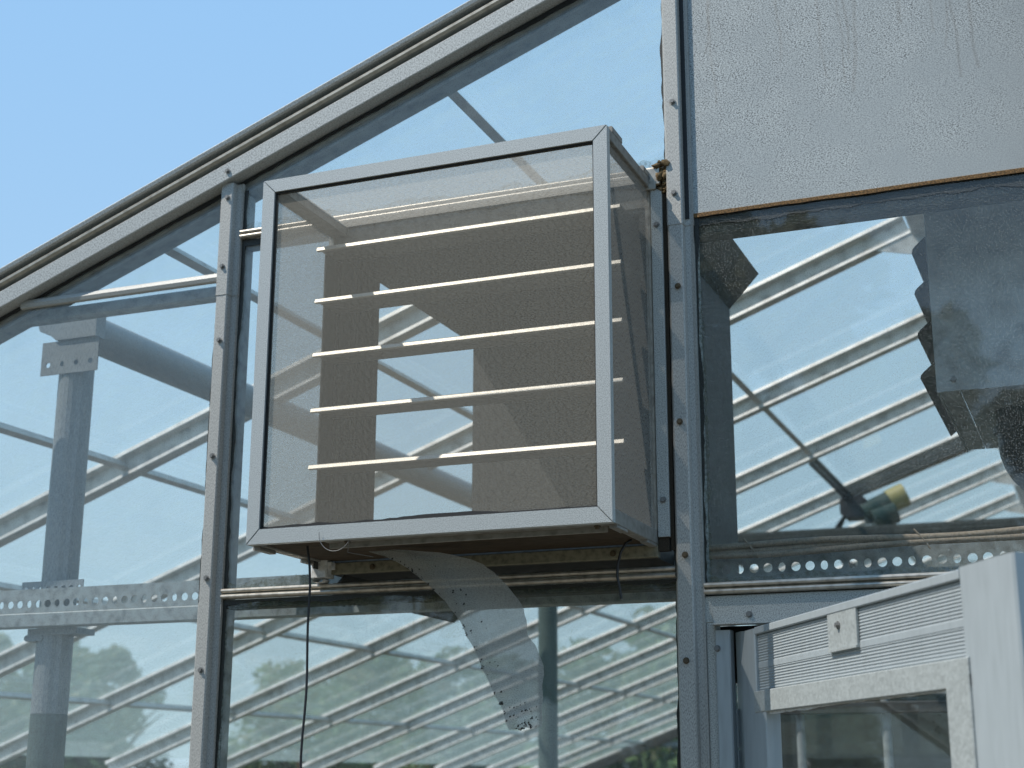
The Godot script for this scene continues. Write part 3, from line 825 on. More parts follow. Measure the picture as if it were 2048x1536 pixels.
# ------------------------------------------------------------------ the screened box on the gable
func build_box() -> void:
	var x0 := -1.060
	var x1 := -0.079
	var y0 := 2.220
	var y1 := 3.214
	var zf := 0.386
	var t := thing("screened_box", "aluminium framed box of grey insect screen projecting from the greenhouse gable", "insect screen box", Vector3(0, 0, 0))
	# mitred front frame
	var w := 0.036
	var rails := [
		["frame_rail", [Vector2(x0, y1), Vector2(x1, y1), Vector2(x1 - w, y1 - w), Vector2(x0 + w, y1 - w)]],
		["frame_rail", [Vector2(x0, y0), Vector2(x1, y0), Vector2(x1 - w, y0 + w + 0.002), Vector2(x0 + w, y0 + w + 0.002)]],
		["frame_stile", [Vector2(x0, y0), Vector2(x0, y1), Vector2(x0 + w, y1 - w), Vector2(x0 + w, y0 + w + 0.002)]],
		["frame_stile", [Vector2(x1, y0), Vector2(x1, y1), Vector2(x1 - w, y1 - w), Vector2(x1 - w, y0 + w + 0.002)]],
	]
	for r in rails:
		var st := S()
		var c := Vector2.ZERO
		for p in r[1]:
			c += p * 0.25
		var shr := []
		for p in r[1]:
			shr.append(p + (c - p).normalized() * 0.0009)
		extrude(st, shr, Vector3(0, 0, zf - 0.022), Vector3.RIGHT, Vector3.UP, Vector3(0, 0, 0.0205))
		var shr2 := []
		for p in r[1]:
			shr2.append(p + (c - p).normalized() * 0.0026)
		extrude(st, shr2, Vector3(0, 0, zf - 0.0015), Vector3.RIGHT, Vector3.UP, Vector3(0, 0, 0.0015))
		obj(r[0], st, M.alu, t)
	var xi0 := x0 + w
	var xi1 := x1 - w
	var yi0 := y0 + w + 0.002
	var yi1 := y1 - w
	var sp := S()
	bx(sp, Vector3(xi0, yi0, zf - 0.018), Vector3(xi0 + 0.004, yi1, zf - 0.006))
	bx(sp, Vector3(xi1 - 0.004, yi0, zf - 0.018), Vector3(xi1, yi1, zf - 0.006))
	bx(sp, Vector3(xi0 + 0.004, yi1 - 0.004, zf - 0.018), Vector3(xi1 - 0.004, yi1, zf - 0.006))
	bx(sp, Vector3(xi0 + 0.004, yi0, zf - 0.018), Vector3(xi1 - 0.004, yi0 + 0.004, zf - 0.006))
	obj("screen_spline", sp, M.gasket, t)
	var dirt := ragged_strip(Vector3(xi0 + 0.004, yi0 + 0.004, zf - 0.0128), Vector3(xi1 - 0.004, yi0 + 0.004, zf - 0.0128), Vector3.UP, 0.001, 0.008, Vector3.BACK, 0.002, 15)
	obj("debris_line", dirt, M.gasket, t)
	var s := S()
	quad(s, Vector3(xi0, yi0, zf - 0.013), Vector3(xi1, yi0, zf - 0.013), Vector3(xi1, yi1, zf - 0.013), Vector3(xi0, yi1, zf - 0.013), Vector3.BACK)
	obj("front_screen", s, M.screen_front, t)
	for q in [[x0 + 0.008, -1.0], [x1 - 0.008, 1.0]]:
		s = S()
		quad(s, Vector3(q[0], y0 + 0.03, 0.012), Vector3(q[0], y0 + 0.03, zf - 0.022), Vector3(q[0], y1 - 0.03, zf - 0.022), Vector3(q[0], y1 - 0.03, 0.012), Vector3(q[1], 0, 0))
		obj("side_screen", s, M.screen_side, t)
	s = S()
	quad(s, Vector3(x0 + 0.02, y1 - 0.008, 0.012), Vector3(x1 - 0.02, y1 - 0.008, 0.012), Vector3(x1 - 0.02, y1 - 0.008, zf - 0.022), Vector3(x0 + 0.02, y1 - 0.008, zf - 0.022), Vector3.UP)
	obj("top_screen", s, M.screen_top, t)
	# depth rails at the four corners
	for q in [[x0, y1 - 0.032, x0 + 0.052, y1], [x1 - 0.03, y1 - 0.03, x1, y1 - 0.0005], [x0, y0, x0 + 0.03, y0 + 0.034], [x1 - 0.03, y0, x1, y0 + 0.036]]:
		s = S()
		bx(s, Vector3(q[0], q[1], 0.0), Vector3(q[2], q[3], zf - 0.0225), 0.002)
		obj("corner_rail", s, M.shaded_metal, t)
	for q in [[x0, y1], [x1 - 0.012, y1]]:
		for zz in [[0.02, 0.075], [0.26, 0.34]]:
			s = S()
			bx(s, Vector3(q[0], q[1], zz[0]), Vector3(q[0] + 0.012, q[1] + 0.016, zz[1]), 0.0015)
			obj("hook_tab", s, M.shaded_metal, t)
	for q in [[x0, y0 - 0.009], [x1 - 0.02, y0 - 0.008]]:
		for zz in [[0.03, 0.11], [0.27, 0.35]]:
			s = S()
			bx(s, Vector3(q[0], q[1], zz[0]), Vector3(q[0] + 0.02, y0 - 0.0003, zz[1]), 0.0015)
			obj("hook_tab", s, M.shaded_metal, t)
	for q in [x0, x1 - 0.016]:
		s = S()
		bx(s, Vector3(q, y0 + 0.037, 0.0005), Vector3(q + 0.016, y1 - 0.033, 0.02), 0.002)
		obj("back_stile", s, M.bar, t)
	s = S()
	bx(s, Vector3(x0 + 0.031, y0 + 0.004, 0.02), Vector3(x1 - 0.031, y0 + 0.016, 0.335), 0.0)
	obj("bottom_board", s, M.wood, t)
	s = S()
	extrude(s, [Vector2(zf - 0.023, y0 + 0.0005), Vector2(zf - 0.023, y0 + 0.004), Vector2(0.325, y0 + 0.004), Vector2(0.325, y0 - 0.012), Vector2(0.3265, y0 - 0.0135), Vector2(0.3285, y0 - 0.012), Vector2(0.3285, y0 + 0.0005)], Vector3(-0.85, 0, 0), Vector3.BACK, Vector3.UP, Vector3(0.74, 0, 0))
	obj("bottom_angle", s, M.shaded_metal, t)
	for q in [-0.79, -0.13]:
		screw(t, Vector3(q, y0 - 0.0005, 0.345), true, Basis(Vector3.RIGHT, PI / 2.0))
	# wall flanges that hold the box
	s = S()
	bx(s, Vector3(-0.0775, 2.238, 0.0), Vector3(-0.046, 3.176, 0.026), 0.002)
	var fl := obj("side_flange", s, M.galv, t)
	screw(fl, Vector3(-0.061, 3.076, 0.026))
	screw(fl, Vector3(-0.061, 2.332, 0.026))
	s = S()
	bx(s, Vector3(-1.02, 2.188, 0.0), Vector3(-0.079, 2.2195, 0.022), 0.002)
	var lf := obj("lower_flange", s, M.olive, t)
	screw(lf, Vector3(-0.885, 2.203, 0.022), true)
	screw(lf, Vector3(-0.198, 2.203, 0.022), true)
	s = S()
	bx(s, Vector3(-0.0455, 2.205, -0.004), Vector3(-0.036, 3.2, 0.018), 0.001)
	obj("packing_timber", s, M.timber, t)
	s = S()
	bx(s, Vector3(-0.0775, 2.203, 0.0), Vector3(-0.05, 2.2375, 0.02), 0.001)
	obj("packing_timber", s, M.timber, t)

	# --- louvred shutter in the opening, its blades standing open
	var v := thing("louvre_shutter", "metal shutter with five open horizontal blades seen through the insect screen", "louvre shutter")
	for q in [[-1.058, 3.125, -0.084, 3.213], [-1.058, 2.2205, -0.084, 2.262]]:
		s = S()
		bx(s, Vector3(q[0], q[1], -0.02), Vector3(q[2], q[3], -0.002), 0.002)
		bx(s, Vector3(q[0], q[1] + 0.012, -0.0018), Vector3(q[2], q[1] + 0.03, 0.004), 0.002)
		obj("frame_rail", s, M.shaded_metal, v)
	for q in [[-1.058, -1.03], [-0.118, -0.084]]:
		s = S()
		bx(s, Vector3(q[0], 2.2625, -0.02), Vector3(q[1], 3.1245, -0.002), 0.002)
		obj("frame_stile", s, M.sheet, v)
	for y in [3.105, 2.950, 2.792, 2.632, 2.472]:
		s = S()
		var tilt := rng.randf_range(-0.004, 0.003)
		extrude(s, [Vector2(0.0, y + tilt), Vector2(0.1185, y - 0.001), Vector2(0.1185, y + 0.003), Vector2(0.0, y + 0.003 + tilt)], Vector3(-1.036, 0, 0), Vector3.BACK, Vector3.UP, Vector3(0.905, 0, 0))
		var bl := obj("blade", s, M.blade, v)
		s = S()
		var lp := [Vector2(0.119, y + 0.004), Vector2(0.1235, y + 0.0046), Vector2(0.1262, y + 0.0026), Vector2(0.1300, y - 0.0072), Vector2(0.1285, y - 0.0092), Vector2(0.119, y - 0.0092)]
		extrude(s, lp, Vector3(-1.036, 0, 0), Vector3.BACK, Vector3.UP, Vector3(0.905, 0, 0))
		obj("lip", s, M.lip, bl)

	# --- sheet metal duct behind the shutter
	var d := thing("sheet_metal_duct", "dark sheet metal duct inside the glass, right behind the shutter blades", "air duct")
	s = S()
	bx(s, Vector3(-1.042, 2.2, -0.27), Vector3(-1.038, 3.13, 0.07))
	obj("side_panel", s, M.sheet, d)
	s = S()
	bx(s, Vector3(-0.104, 2.2, -0.93), Vector3(-0.1, 3.13, -0.021))
	obj("side_panel", s, M.sheet, d)
	s = S()
	bx(s, Vector3(-1.01, 2.2, -0.936), Vector3(-0.1, 3.13, -0.931))
	obj("back_panel", s, M.sheet, d)
	s = S()
	bx(s, Vector3(-1.042, 3.1305, -0.936), Vector3(-0.1, 3.1345, -0.021))
	obj("top_panel", s, M.sheet, d)
	s = S()
	bx(s, Vector3(-1.042, 2.1955, -0.936), Vector3(-0.1, 2.1995, -0.021))
	obj("bottom_panel", s, M.sheet, d)
	s = S()
	extrude(s, [Vector2(-0.1, 3.131), Vector2(0.001, 3.24), Vector2(-0.002, 3.242), Vector2(-0.103, 3.1347)], Vector3(0, 0, -0.936), Vector3.RIGHT, Vector3.UP, Vector3(0, 0, 0.85))
	obj("flap", s, M.sheet, d)
	s = S()
	extrude(s, [Vector2(-1.0, 2.199), Vector2(-1.056, 2.144), Vector2(-1.059, 2.147), Vector2(-1.004, 2.203)], Vector3(0, 0, -0.9), Vector3.RIGHT, Vector3.UP, Vector3(0, 0, 0.85))
	obj("flap", s, M.sheet, d)

	# --- small things round the box
	s = S()
	bx(s, Vector3(-1.062, 2.178, 0.002), Vector3(-1.012, 2.232, 0.05), 0.004)
	bx(s, Vector3(-1.062, 2.166, 0.002), Vector3(-1.026, 2.1775, 0.04), 0.006)
	bx(s, Vector3(-1.0115, 2.2, 0.002), Vector3(-1.0, 2.2185, 0.045), 0.001)
	var wb := obj("corner_bracket", s, M.white)
	tag(wb, "small white corner bracket under the lower left of the screened box", "bracket")
	s = S()
	bx(s, Vector3(-0.105, 3.19, 0.001), Vector3(-0.05, 3.2365, 0.03), 0.002)
	bx(s, Vector3(-0.1, 3.176, 0.026), Vector3(-0.06, 3.2, 0.032), 0.001)
	var ub := thing("clip_bracket", "small pale metal clip at the upper right corner of the screened box", "bracket")
	obj("plate", s, M.bar, ub)
	screw(ub, Vector3(-0.083, 3.21, 0.0302))
	s = S()
	for i in 26:
		var c := Vector3(rng.randf_range(-0.062, -0.03), rng.randf_range(3.165, 3.25), rng.randf_range(0.008, 0.03))
		var e := rng.randf_range(0.005, 0.011)
		var pts := []
		for j in 5:
			pts.append(c + Vector3(rng.randf_range(-e, e), (j / 2.0 - 1.0) * e, rng.randf_range(-e, e) * 0.6))
		tube(s, pts, [e * 0.2, e * 0.8, e, e * 0.7, e * 0.15], 6)
	var ns := obj("mud_nest", s, M.nest)
	tag(ns, "crumbly brown mud nest wedged beside the post above the screened box", "nest")
	# hanging cords
	s = S()
	var cp := []
	for i in 22:
		var f := i / 21.0
		cp.append(Vector3(-0.93 + 0.014 * sin(minf(f * 14.0, PI * 0.5)) - 0.012 * f + 0.002 * sin(f * 23.0), 2.222 - f * 1.1, 0.30 + 0.003 * sin(f * 17.0)))
	tube(s, cp, 0.0032, 7)
	var co := obj("cord", s, M.black)
	tag(co, "long thin black cord hanging from the lower left of the screened box", "cord")
	s = S()
	tube(s, [Vector3(-0.125, 2.222, 0.10), Vector3(-0.134, 2.212, 0.115), Vector3(-0.146, 2.19, 0.12), Vector3(-0.154, 2.16, 0.12), Vector3(-0.156, 2.13, 0.12), Vector3(-0.150, 2.10, 0.12), Vector3(-0.147, 2.075, 0.118)], 0.0036, 7)
	var co2 := obj("cord", s, M.black)
	tag(co2, "short black cord end hanging under the lower right of the screened box", "cord")
	s = S()
	tube(s, arc(Vector3(-0.80, 2.235, 0.392), Vector3.RIGHT, Vector3.UP, 0.045, PI * 0.96, PI * 1.86, 16) + [Vector3(-0.78, 2.19, 0.36), Vector3(-0.74, 2.185, 0.3)], 0.0009, 5)
	var wi := obj("wire_loop", s, M.screw)
	tag(wi, "thin loose wire loop dangling over the bottom rail of the screened box", "wire")
	# torn strip of screen
	var lft := [Vector3(-0.80, 2.214, 0.21), Vector3(-0.74, 2.192, 0.205), Vector3(-0.67, 2.148, 0.2), Vector3(-0.572, 2.062, 0.2), Vector3(-0.50, 1.953, 0.2), Vector3(-0.452, 1.86, 0.2), Vector3(-0.40, 1.75, 0.2)]
	var rgt := [Vector3(-0.68, 2.216, 0.15), Vector3(-0.60, 2.206, 0.145), Vector3(-0.50, 2.168, 0.14), Vector3(-0.405, 2.07, 0.14), Vector3(-0.375, 1.99, 0.15), Vector3(-0.334, 1.915, 0.16), Vector3(-0.338, 1.77, 0.165)]
	s = SurfaceTool.new()
	s.begin(Mesh.PRIMITIVE_TRIANGLES)
	s.set_smooth_group(0)
	var rows := 36
	var colsn := 8
	var grid := []
	for i in rows + 1:
		var row := []
		var f := float(i) / rows * 6.0
		var a := crv(lft, f)
		var b := crv(rgt, f)
		for j in colsn + 1:
			var h := float(j) / colsn
			var p := a.lerp(b, h)
			p.z += 0.028 * sin(h * PI) - 0.012 * sin(h * PI * 2.0 + f) + 0.004 * sin(f * 9.0 + h * 3.0) * smoothstep(2.0, 4.0, f)
			if j == 0 or j == colsn:
				p.x += rng.randf_range(-0.003, 0.003)
			if i == rows:
				p.y += rng.randf_range(-0.006, 0.006) + 0.012 * (1.0 - h)
			row.append(p)
		grid.append(row)
	for i in rows:
		for j in colsn:
			for q in [[0, 0], [0, 1], [1, 1], [0, 0], [1, 1], [1, 0]]:
				s.add_vertex(grid[i + q[0]][j + q[1]])
	s.generate_normals()
	var to := obj("torn_screen", s, M.screen_loose)
	var db := S()
	for i in 150:
		var f := rng.randf()
		var q: Vector3 = grid[rows - int(f * f * 4.0)][1 + rng.randi() % (colsn - 1)] if i < 60 else (grid[4 + rng.randi() % (rows - 5)][0] if i < 125 else grid[8 + rng.randi() % (rows - 9)][rng.randi() % 4])
		q += Vector3(rng.randf_range(-0.001, 0.007), rng.randf_range(0.0, 0.010), 0.003)
		var e := rng.randf_range(0.0008, 0.0026)
		tube(db, [q - Vector3(e, e * 0.5, 0), q, q + Vector3(e * 0.6, e, 0)], [e * 0.4, e, e * 0.3], 5)
	var dbo := obj("debris", db, M.gasket, to)
	dbo.set_meta("kind", "stuff")
	tag(to, "torn strip of grey insect screen dangling below the screened box", "screen strip")

func crv(p: Array, f: float) -> Vector3:
	var i := clampi(int(f), 0, p.size() - 2)
	var t := f - i
	var a: Vector3 = p[maxi(i - 1, 0)]
	var b: Vector3 = p[i]
	var c: Vector3 = p[i + 1]
	var d: Vector3 = p[mini(i + 2, p.size() - 1)]
	return b.cubic_interpolate(c, a, d, t)

# ------------------------------------------------------------------ equipment inside
func build_inside() -> void:
	var h := thing("unit_heater", "grey unit heater with louvred left side hanging behind the glass above the door", "heater", Vector3(0.595, 2.63, -0.3))
	var s := S()
	bx(s, Vector3(0.0, 0.0, -0.004), Vector3(0.66, 0.75, 0.0), 0.001)
	var fp := obj("front_panel", s, M.heater, h)
	screw(fp, Vector3(0.045, 0.03, 0.0))
	screw(fp, Vector3(0.045, 0.7, 0.0))
	s = S()
	bx(s, Vector3(0.0, 0.0, -0.8), Vector3(0.004, 0.75, -0.0045))
	obj("side_panel", s, M.heater, h)
	s = S()
	bx(s, Vector3(0.656, 0.0, -0.8), Vector3(0.66, 0.75, -0.0045))
	obj("side_panel", s, M.heater, h)
	s = S()
	bx(s, Vector3(0.0045, 0.008, -0.8), Vector3(0.0555, 0.012, -0.005))
	bx(s, Vector3(0.0575, 0.008, -0.8), Vector3(0.6555, 0.012, -0.02))
	obj("bottom_panel", s, M.heater, h)
	s = S()
	bx(s, Vector3(0.0045, 0.746, -0.8), Vector3(0.6555, 0.75, -0.0045))
	obj("top_panel", s, M.heater, h)
	for i in 4:
		s = S()
		var y := 0.405 - i * 0.118
		var a := Vector3(-0.001, y + 0.035, 0)
		var b := Vector3(-0.042, y, 0)
		var n := (b - a).cross(Vector3.BACK).normalized()
		var u := b - a
		var prof := [Vector2(0, -0.02), Vector2(0.72, -0.02), Vector2(0.9, -0.026), Vector2(1.0, -0.045), Vector2(1.0, -0.78), Vector2(0, -0.78)]
		extrude(s, prof, a, u, Vector3.BACK, n * 0.003)
		obj("louvre", s, M.sheet, h)
	s = S()
	for q in [0.06, 0.6]:
		tube(s, [Vector3(q, 0.75, -0.4), Vector3(q, 1.4, -0.4)], 0.006, 8)
	obj("hanger", s, M.screw, h)
	# flue elbow below it
	s = S()
	var pts := [Vector3(0.785, 2.66, -0.62), Vector3(0.785, 2.56, -0.62)]
	pts += arc(Vector3(0.90, 2.545, -0.62), Vector3.LEFT, Vector3.DOWN, 0.115, 0.0, PI / 2.0, 8)
	pts.append(Vector3(1.1, 2.43, -0.62))
	tube(s, pts, 0.068, 18)
	var fe := thing("pipe_elbow", "fat black pipe elbow hanging below the unit heater", "pipe")
	obj("elbow", s, M.black, fe)
	s = S()
	tube(s, [Vector3(0.785, 2.575, -0.62), Vector3(0.785, 2.59, -0.62)], 0.078, 18)
	obj("collar", s, M.black, fe)

	# vent motor under the roof
	var v := thing("vent_motor", "green and black vent gear motor with yellow end hung under the roof glazing", "gear motor", Vector3(-0.72, 3.63, -7.3))
	s = S()
	bx(s, Vector3(-0.1, -0.14, -0.1), Vector3(0.09, 0.02, 0.1), 0.03)
	obj("gearbox", s, M.black, v)
	s = S()
	tube(s, [Vector3(0.06, -0.12, 0.06), Vector3(0.24, -0.03, 0.0)], 0.08, 16)
	obj("motor_body", s, M.green, v)
	s = S()
	tube(s, [Vector3(0.24, -0.03, 0.0), Vector3(0.262, -0.019, -0.007), Vector3(0.36, 0.024, -0.02), Vector3(0.37, 0.028, -0.02)], [0.084, 0.088, 0.088, 0.06], 16)
	obj("motor_fan_cover", s, M.yellow, v)
	s = S()
	tube(s, [Vector3(0.12, -0.16, 0.05), Vector3(0.28, -0.10, 0.0)], 0.09, 16)
	obj("motor_body", s, M.green, v)
	s = S()
	var d := slope_dir()
	perforated(s, Vector3(-0.05, 0.0, 0.02), d, Vector3(-d.y, d.x, 0), Vector3.BACK, 1.15, 0.09, [0.028, 0.062], 0.0285, 0.008, 0.004)
	obj("mounting_rail", s, M.dark_perf, v)
	s = S()
	perforated(s, Vector3(-0.07, 0.0, 0.0), Vector3.BACK, Vector3(0.35, 0.93, 0), Vector3(-0.93, 0.35, 0), 1.45, 0.07, [0.035], 0.05, 0.012, 0.004)
	obj("mounting_rail", s, M.black, v)
	s = S()
	tube(s, [Vector3(-0.05, 0.03, -0.08), Vector3(1.3, 0.5, -0.08)], 0.018, 10)
	obj("drive_shaft", s, M.tan, v)
	for i in 3:
		s = S()
		var cp := []
		for j in 13:
			var f := j / 12.0
			cp.append(Vector3(-0.06 - 0.14 * sin(f * PI) * (0.5 + 0.3 * i) + 0.06 * i * f, -0.13 - 0.42 * f, 0.1 + 0.02 * i))
		tube(s, cp, 0.009, 6)
		obj("cable", s, M.black, v)
	# bundled cables along the strut
	var cb := thing("cable_bundle", "tan cables tied together along the perforated strut behind the glass", "cables")
	for i in 3:
		s = S()
		var cp := []
		for j in 40:
			var f := j / 39.0
			var x := lerpf(0.0, 1.5, f)
			cp.append(Vector3(x, 2.222 + 0.012 * (i - 1) * (1.0 - f * 0.7) + 0.014 * smoothstep(0.3, 0.8, f) - 0.004 * sin(x * 9.0 + i), -0.165 + 0.008 * ((i + 1) % 2)))
		tube(s, cp, 0.0085, 8)
		obj("cable", s, M.tan, cb)
	for x in [0.12, 0.55, 1.0]:
		s = S()
		tube(s, [Vector3(x - 0.02, 2.250, -0.154), Vector3(x, 2.226, -0.15), Vector3(x + 0.018, 2.198, -0.154)], 0.0024, 6)
		obj("cable_tie", s, M.tan, cb)
	# dark backdrop, added to darken the view through the doorway
	var pt := thing("dark_backdrop", "added dark backdrop behind pale pipes, darkening the view through the doorway", "backdrop", Vector3(-0.6, 0.02, -3.1))
	s = S()
	bx(s, Vector3(0.0, 0.0, -0.02), Vector3(3.4, 2.3, 0.0))
	obj("backdrop_sheet", s, M.backdrop_sheet, pt)
	for x in [0.25, 0.62, 1.6, 2.6]:
		s = S()
		tube(s, [Vector3(x, 0.0, 0.06), Vector3(x, 2.3, 0.06)], 0.02, 10)
		obj("pipe", s, M.inner, pt)
	for y in [1.62, 1.9]:
		s = S()
		bx(s, Vector3(0.0, y, 0.085), Vector3(3.4, y + 0.05, 0.11), 0.004)
		obj("rail", s, M.inner if y < 1.7 else M.sheet, pt)
	# coiled hose in the doorway
	var hp := []
	for j in 140:
		var f := j / 139.0
		var a := f * TAU * 11.0
		hp.append(Vector3(0.62 + 0.075 * f + cos(a) * 0.03, 1.84 - 0.28 * f, -0.35 + sin(a) * 0.03))
	s = S()
	tube(s, hp, 0.008, 8)
	var ch := obj("coiled_hose", s, M.black)
	tag(ch, "dark coiled hose hanging in the doorway, seen through the door window", "hose")

# ------------------------------------------------------------------ outdoors
func leaf_mesh(sd: int, h: float, r: float, count: int, size: float) -> ArrayMesh:
	var rg := RandomNumberGenerator.new()
	rg.seed = sd
	var st := S()
	var blobs := []
	for i in 15:
		var a := rg.randf() * TAU
		var f := rg.randf()
		var yy := lerpf(0.32, 0.93, f) * h
		var rad := r * (1.0 - pow(absf(f - 0.35) * 1.35, 2.0)) * rg.randf_range(0.35, 0.8)
		blobs.append([Vector3(cos(a) * rad, yy, sin(a) * rad), r * rg.randf_range(0.3, 0.52) * (1.15 - f * 0.55)])
	for i in count:
		var bl = blobs[rg.randi() % blobs.size()]
		var dir := Vector3(rg.randfn(), rg.randfn(), rg.randfn()).normalized()
		var p: Vector3 = bl[0] + dir * bl[1] * pow(rg.randf(), 0.4) * Vector3(1, 0.8, 1)
		var u := Vector3(rg.randfn(), rg.randfn() * 0.5, rg.randfn()).normalized()
		var v := u.cross(dir + Vector3(rg.randfn(), rg.randfn(), rg.randfn()) * 0.5).normalized()
		var n := v.cross(u).normalized()
		var sz := size * rg.randf_range(0.5, 1.2)
		quad(st, p - u * sz, p - v * sz * 0.55, p + u * sz, p + v * sz * 0.55, n)
	return st.commit()

func trunk_mesh(sd: int, h: float, r: float) -> ArrayMesh:
	var rg := RandomNumberGenerator.new()
	rg.seed = sd
	var st := S()
	tube(st, [Vector3(0, -0.1, 0), Vector3(0.05, h * 0.3, 0.02), Vector3(-0.05, h * 0.6, 0.04), Vector3(0.02, h * 0.86, 0)], [r * 0.075, r * 0.06, r * 0.04, r * 0.012], 9)
	for i in 7:
		var a := rg.randf() * TAU
		var y := h * rg.randf_range(0.25, 0.6)
		var e := Vector3(cos(a) * r * 0.7, y + h * 0.2, sin(a) * r * 0.7)
		tube(st, [Vector3(0, y, 0), e * 0.5 + Vector3(0, y * 0.5 + 0.05, 0), e], [r * 0.03, r * 0.02, r * 0.008], 6)
	return st.commit()

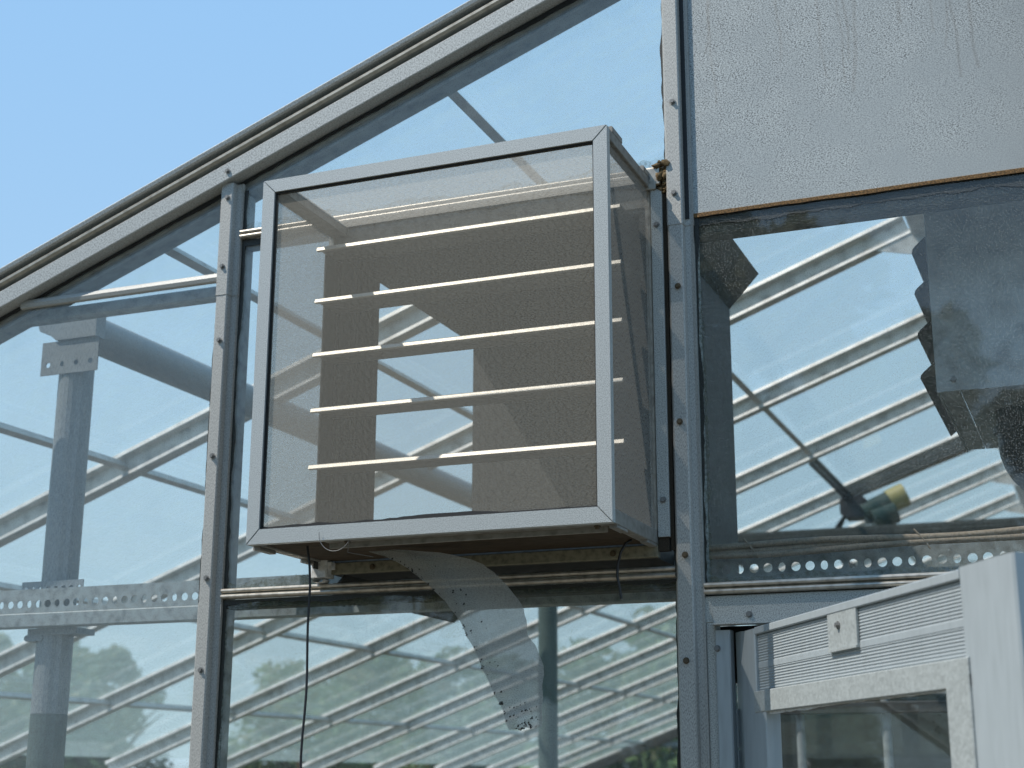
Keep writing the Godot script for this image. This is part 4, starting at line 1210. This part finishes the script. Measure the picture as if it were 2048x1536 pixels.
func build_outdoors() -> void:
	var s := S()
	quad(s, Vector3(-600, -0.03, -600), Vector3(600, -0.03, -600), Vector3(600, -0.03, 600), Vector3(-600, -0.03, 600), Vector3.UP)
	var gr := obj("ground", s, M.grass)
	gr.set_meta("kind", "structure")
	gr.set_meta("label", "open grass ground round the greenhouse")
	s = S()
	bx(s, Vector3(-11.0, -0.029, 0.0), Vector3(12.0, -0.002, 10.5))
	var pa := obj("gravel_path", s, M.ground)
	pa.set_meta("kind", "structure")
	pa.set_meta("label", "pale gravel path in front of the gable")
	var kinds := []
	for i in 3:
		kinds.append([trunk_mesh(200 + i, [6.2, 5.0, 7.4][i], [2.3, 2.4, 2.2][i]), leaf_mesh(300 + i, [6.2, 5.0, 7.4][i], [2.3, 2.4, 2.2][i], 5200, 0.16)])
	# x, z, kind, scale, turn, words
	var spots := [
		[-13.0, -9.5, 1, 0.56, 0.3, "round low tree beyond the eave, nearest of the trees left of the greenhouse"],
		[-16.0, -15.0, 0, 0.58, 1.2, "mid green tree standing second along the row left of the greenhouse"],
		[-18.5, -20.0, 1, 0.8, 2.1, "broad low tree standing third along the row left of the greenhouse"],
		[-21.0, -26.0, 2, 0.62, 0.8, "dark slender tree standing fourth along the row left of the greenhouse"],
		[-17.0, -31.0, 1, 0.95, 4.0, "broad pale green tree standing fifth along the row left of the greenhouse"],
		[-11.0, -33.0, 0, 0.72, 5.1, "mid green tree behind the far gable, left of its middle"],
		[-5.0, -31.0, 1, 0.9, 2.9, "broad tree behind the middle of the far gable"],
		[1.5, -33.0, 2, 0.7, 1.9, "dark slender tree behind the far gable, right of its middle"],
		[-14.0, -22.5, 1, 0.74, 5.5, "broad low tree close to the eave, in front of the row's far end"],
		[-13.0, -27.5, 0, 0.68, 3.6, "mid green tree off the far left corner of the greenhouse"],
		[-20.0, -15.0, 1, 0.78, 0.9, "broad tree in the second row, behind the mid green one"],
		[-15.5, -11.5, 1, 0.68, 2.2, "low round tree in the second row left of the greenhouse, nearest the gable"],
		[-17.5, -17.8, 2, 0.55, 1.1, "small dark tree between the broad ones left of the greenhouse"],
		[-22.0, -22.0, 0, 0.72, 4.6, "mid green tree in the back row left of the greenhouse"],
		[-15.0, -36.0, 1, 0.95, 0.5, "broad tree far behind the left corner of the far gable"],
		[-8.0, -38.0, 2, 0.68, 2.7, "dark tree far behind the far gable"],
		[-6.5, -21.0, 1, 0.85, 1.7, "low broad tree close behind the far gable, left half"],
		[-3.4, -20.0, 1, 0.8, 4.4, "low round tree close behind the far gable, near its middle"],
		[-0.5, -21.5, 0, 0.7, 0.2, "mid green tree close behind the far gable, right of the round one"],
		[-25.0, -12.0, 0, 0.6, 0.1, "tall mid green tree well away from the left eave"],
		[-28.0, -34.0, 2, 0.7, 3.3, "dark tree far off at the end of the left row"],
		[-0.35, 12.8, 2, 0.95, 0.6, "dark tall tree mirrored in the pane before the heater"],
		[2.9, 13.6, 0, 0.92, 2.2, "rounded tree mirrored at the right edge of the door bay pane"],
		[-2.4, 12.6, 2, 1.12, 3.1, "tallest dark tree across the path, just left of the mirrored one"],
		[-4.6, 12.9, 2, 1.18, 5.0, "tall dark tree across the path, leftmost of the three tall ones"],
		[-3.3, 14.8, 2, 1.3, 0.9, "very tall dark tree behind the other tall ones across the path"],
		[-4.2, 17.0, 1, 0.9, 1.0, "low broad tree across the path, left of the tall dark one"],
		[-9.0, 14.0, 1, 0.85, 3.0, "low broad tree mirrored in the door window, nearest the path end"],
		[-12.5, 7.5, 0, 0.8, 0.4, "mid green tree at the left end of the gravel path"],
		[-15.0, 2.0, 1, 0.95, 2.6, "broad tree standing level with the gable, off its left corner"],
	]
	for q in spots:
		var h: float = [6.2, 5.0, 7.4][q[2]]
		var t := thing("tree", q[5], "tree", Vector3(q[0], 0, q[1]), "trees round the greenhouse")
		t.rotation.y = q[4]
		t.scale = Vector3.ONE * q[3] * (1.06 if q[1] < -16.0 else 0.95 if q[1] < -8.0 else 1.0)
		obj("trunk", kinds[q[2]][0], M.bark, t)
		obj("crown", kinds[q[2]][1], M["leaf%d" % q[2]], t)

# ------------------------------------------------------------------
func _ready() -> void:
	rng.seed = 4242
	# camera
	var cam := Camera3D.new()
	cam.name = "Camera"
	add_child(cam)
	var at := CameraAttributesPhysical.new()
	at.frustum_focal_length = 46.2
	at.frustum_focus_distance = 3.75
	at.frustum_near = 0.05
	at.frustum_far = 2000.0
	at.exposure_aperture = 3.4
	cam.attributes = at
	cam.keep_aspect = Camera3D.KEEP_HEIGHT
	cam.fov = 29.11
	cam.near = 0.05
	cam.far = 2000.0
	cam.transform = Transform3D(Basis(Vector3(0.92685, 0.00276, -0.37543), Vector3(0.09407, 0.96637, 0.23934), Vector3(0.36346, -0.25715, 0.89541)).orthonormalized(), Vector3(0.9748, 1.65, 3.6))
	cam.current = true
	# sky, exposure
	var env := Environment.new()
	var sky := Sky.new()
	var sm := ProceduralSkyMaterial.new()
	sm.sky_top_color = Color(0.565, 0.765, 0.965)
	sm.sky_horizon_color = Color(0.77, 0.88, 0.935)
	sm.sky_curve = 0.22
	sm.ground_horizon_color = Color(0.55, 0.56, 0.5)
	sm.ground_bottom_color = Color(0.35, 0.34, 0.3)
	sm.sun_angle_max = 12.0
	sky.sky_material = sm
	env.background_mode = Environment.BG_SKY
	env.sky = sky
	env.tonemap_mode = Environment.TONE_MAPPER_LINEAR
	env.tonemap_exposure = 1.0
	env.sdfgi_enabled = true
	env.ssao_enabled = true
	env.ssil_enabled = true
	var we := WorldEnvironment.new()
	we.name = "WorldEnvironment"
	we.environment = env
	add_child(we)
	var sun := DirectionalLight3D.new()
	sun.name = "Sun"
	sun.light_energy = 1.6
	sun.light_color = Color(1.0, 0.972, 0.93)
	sun.light_angular_distance = 0.5
	sun.shadow_enabled = true
	add_child(sun)
	sun.look_at_from_position(Vector3.ZERO, Vector3(1.5, -2.5, -1.0), Vector3.UP)

	materials()
	screw_mesh = make_screw()
	build_outdoors()
	build_greenhouse()
	build_box()
	build_inside()
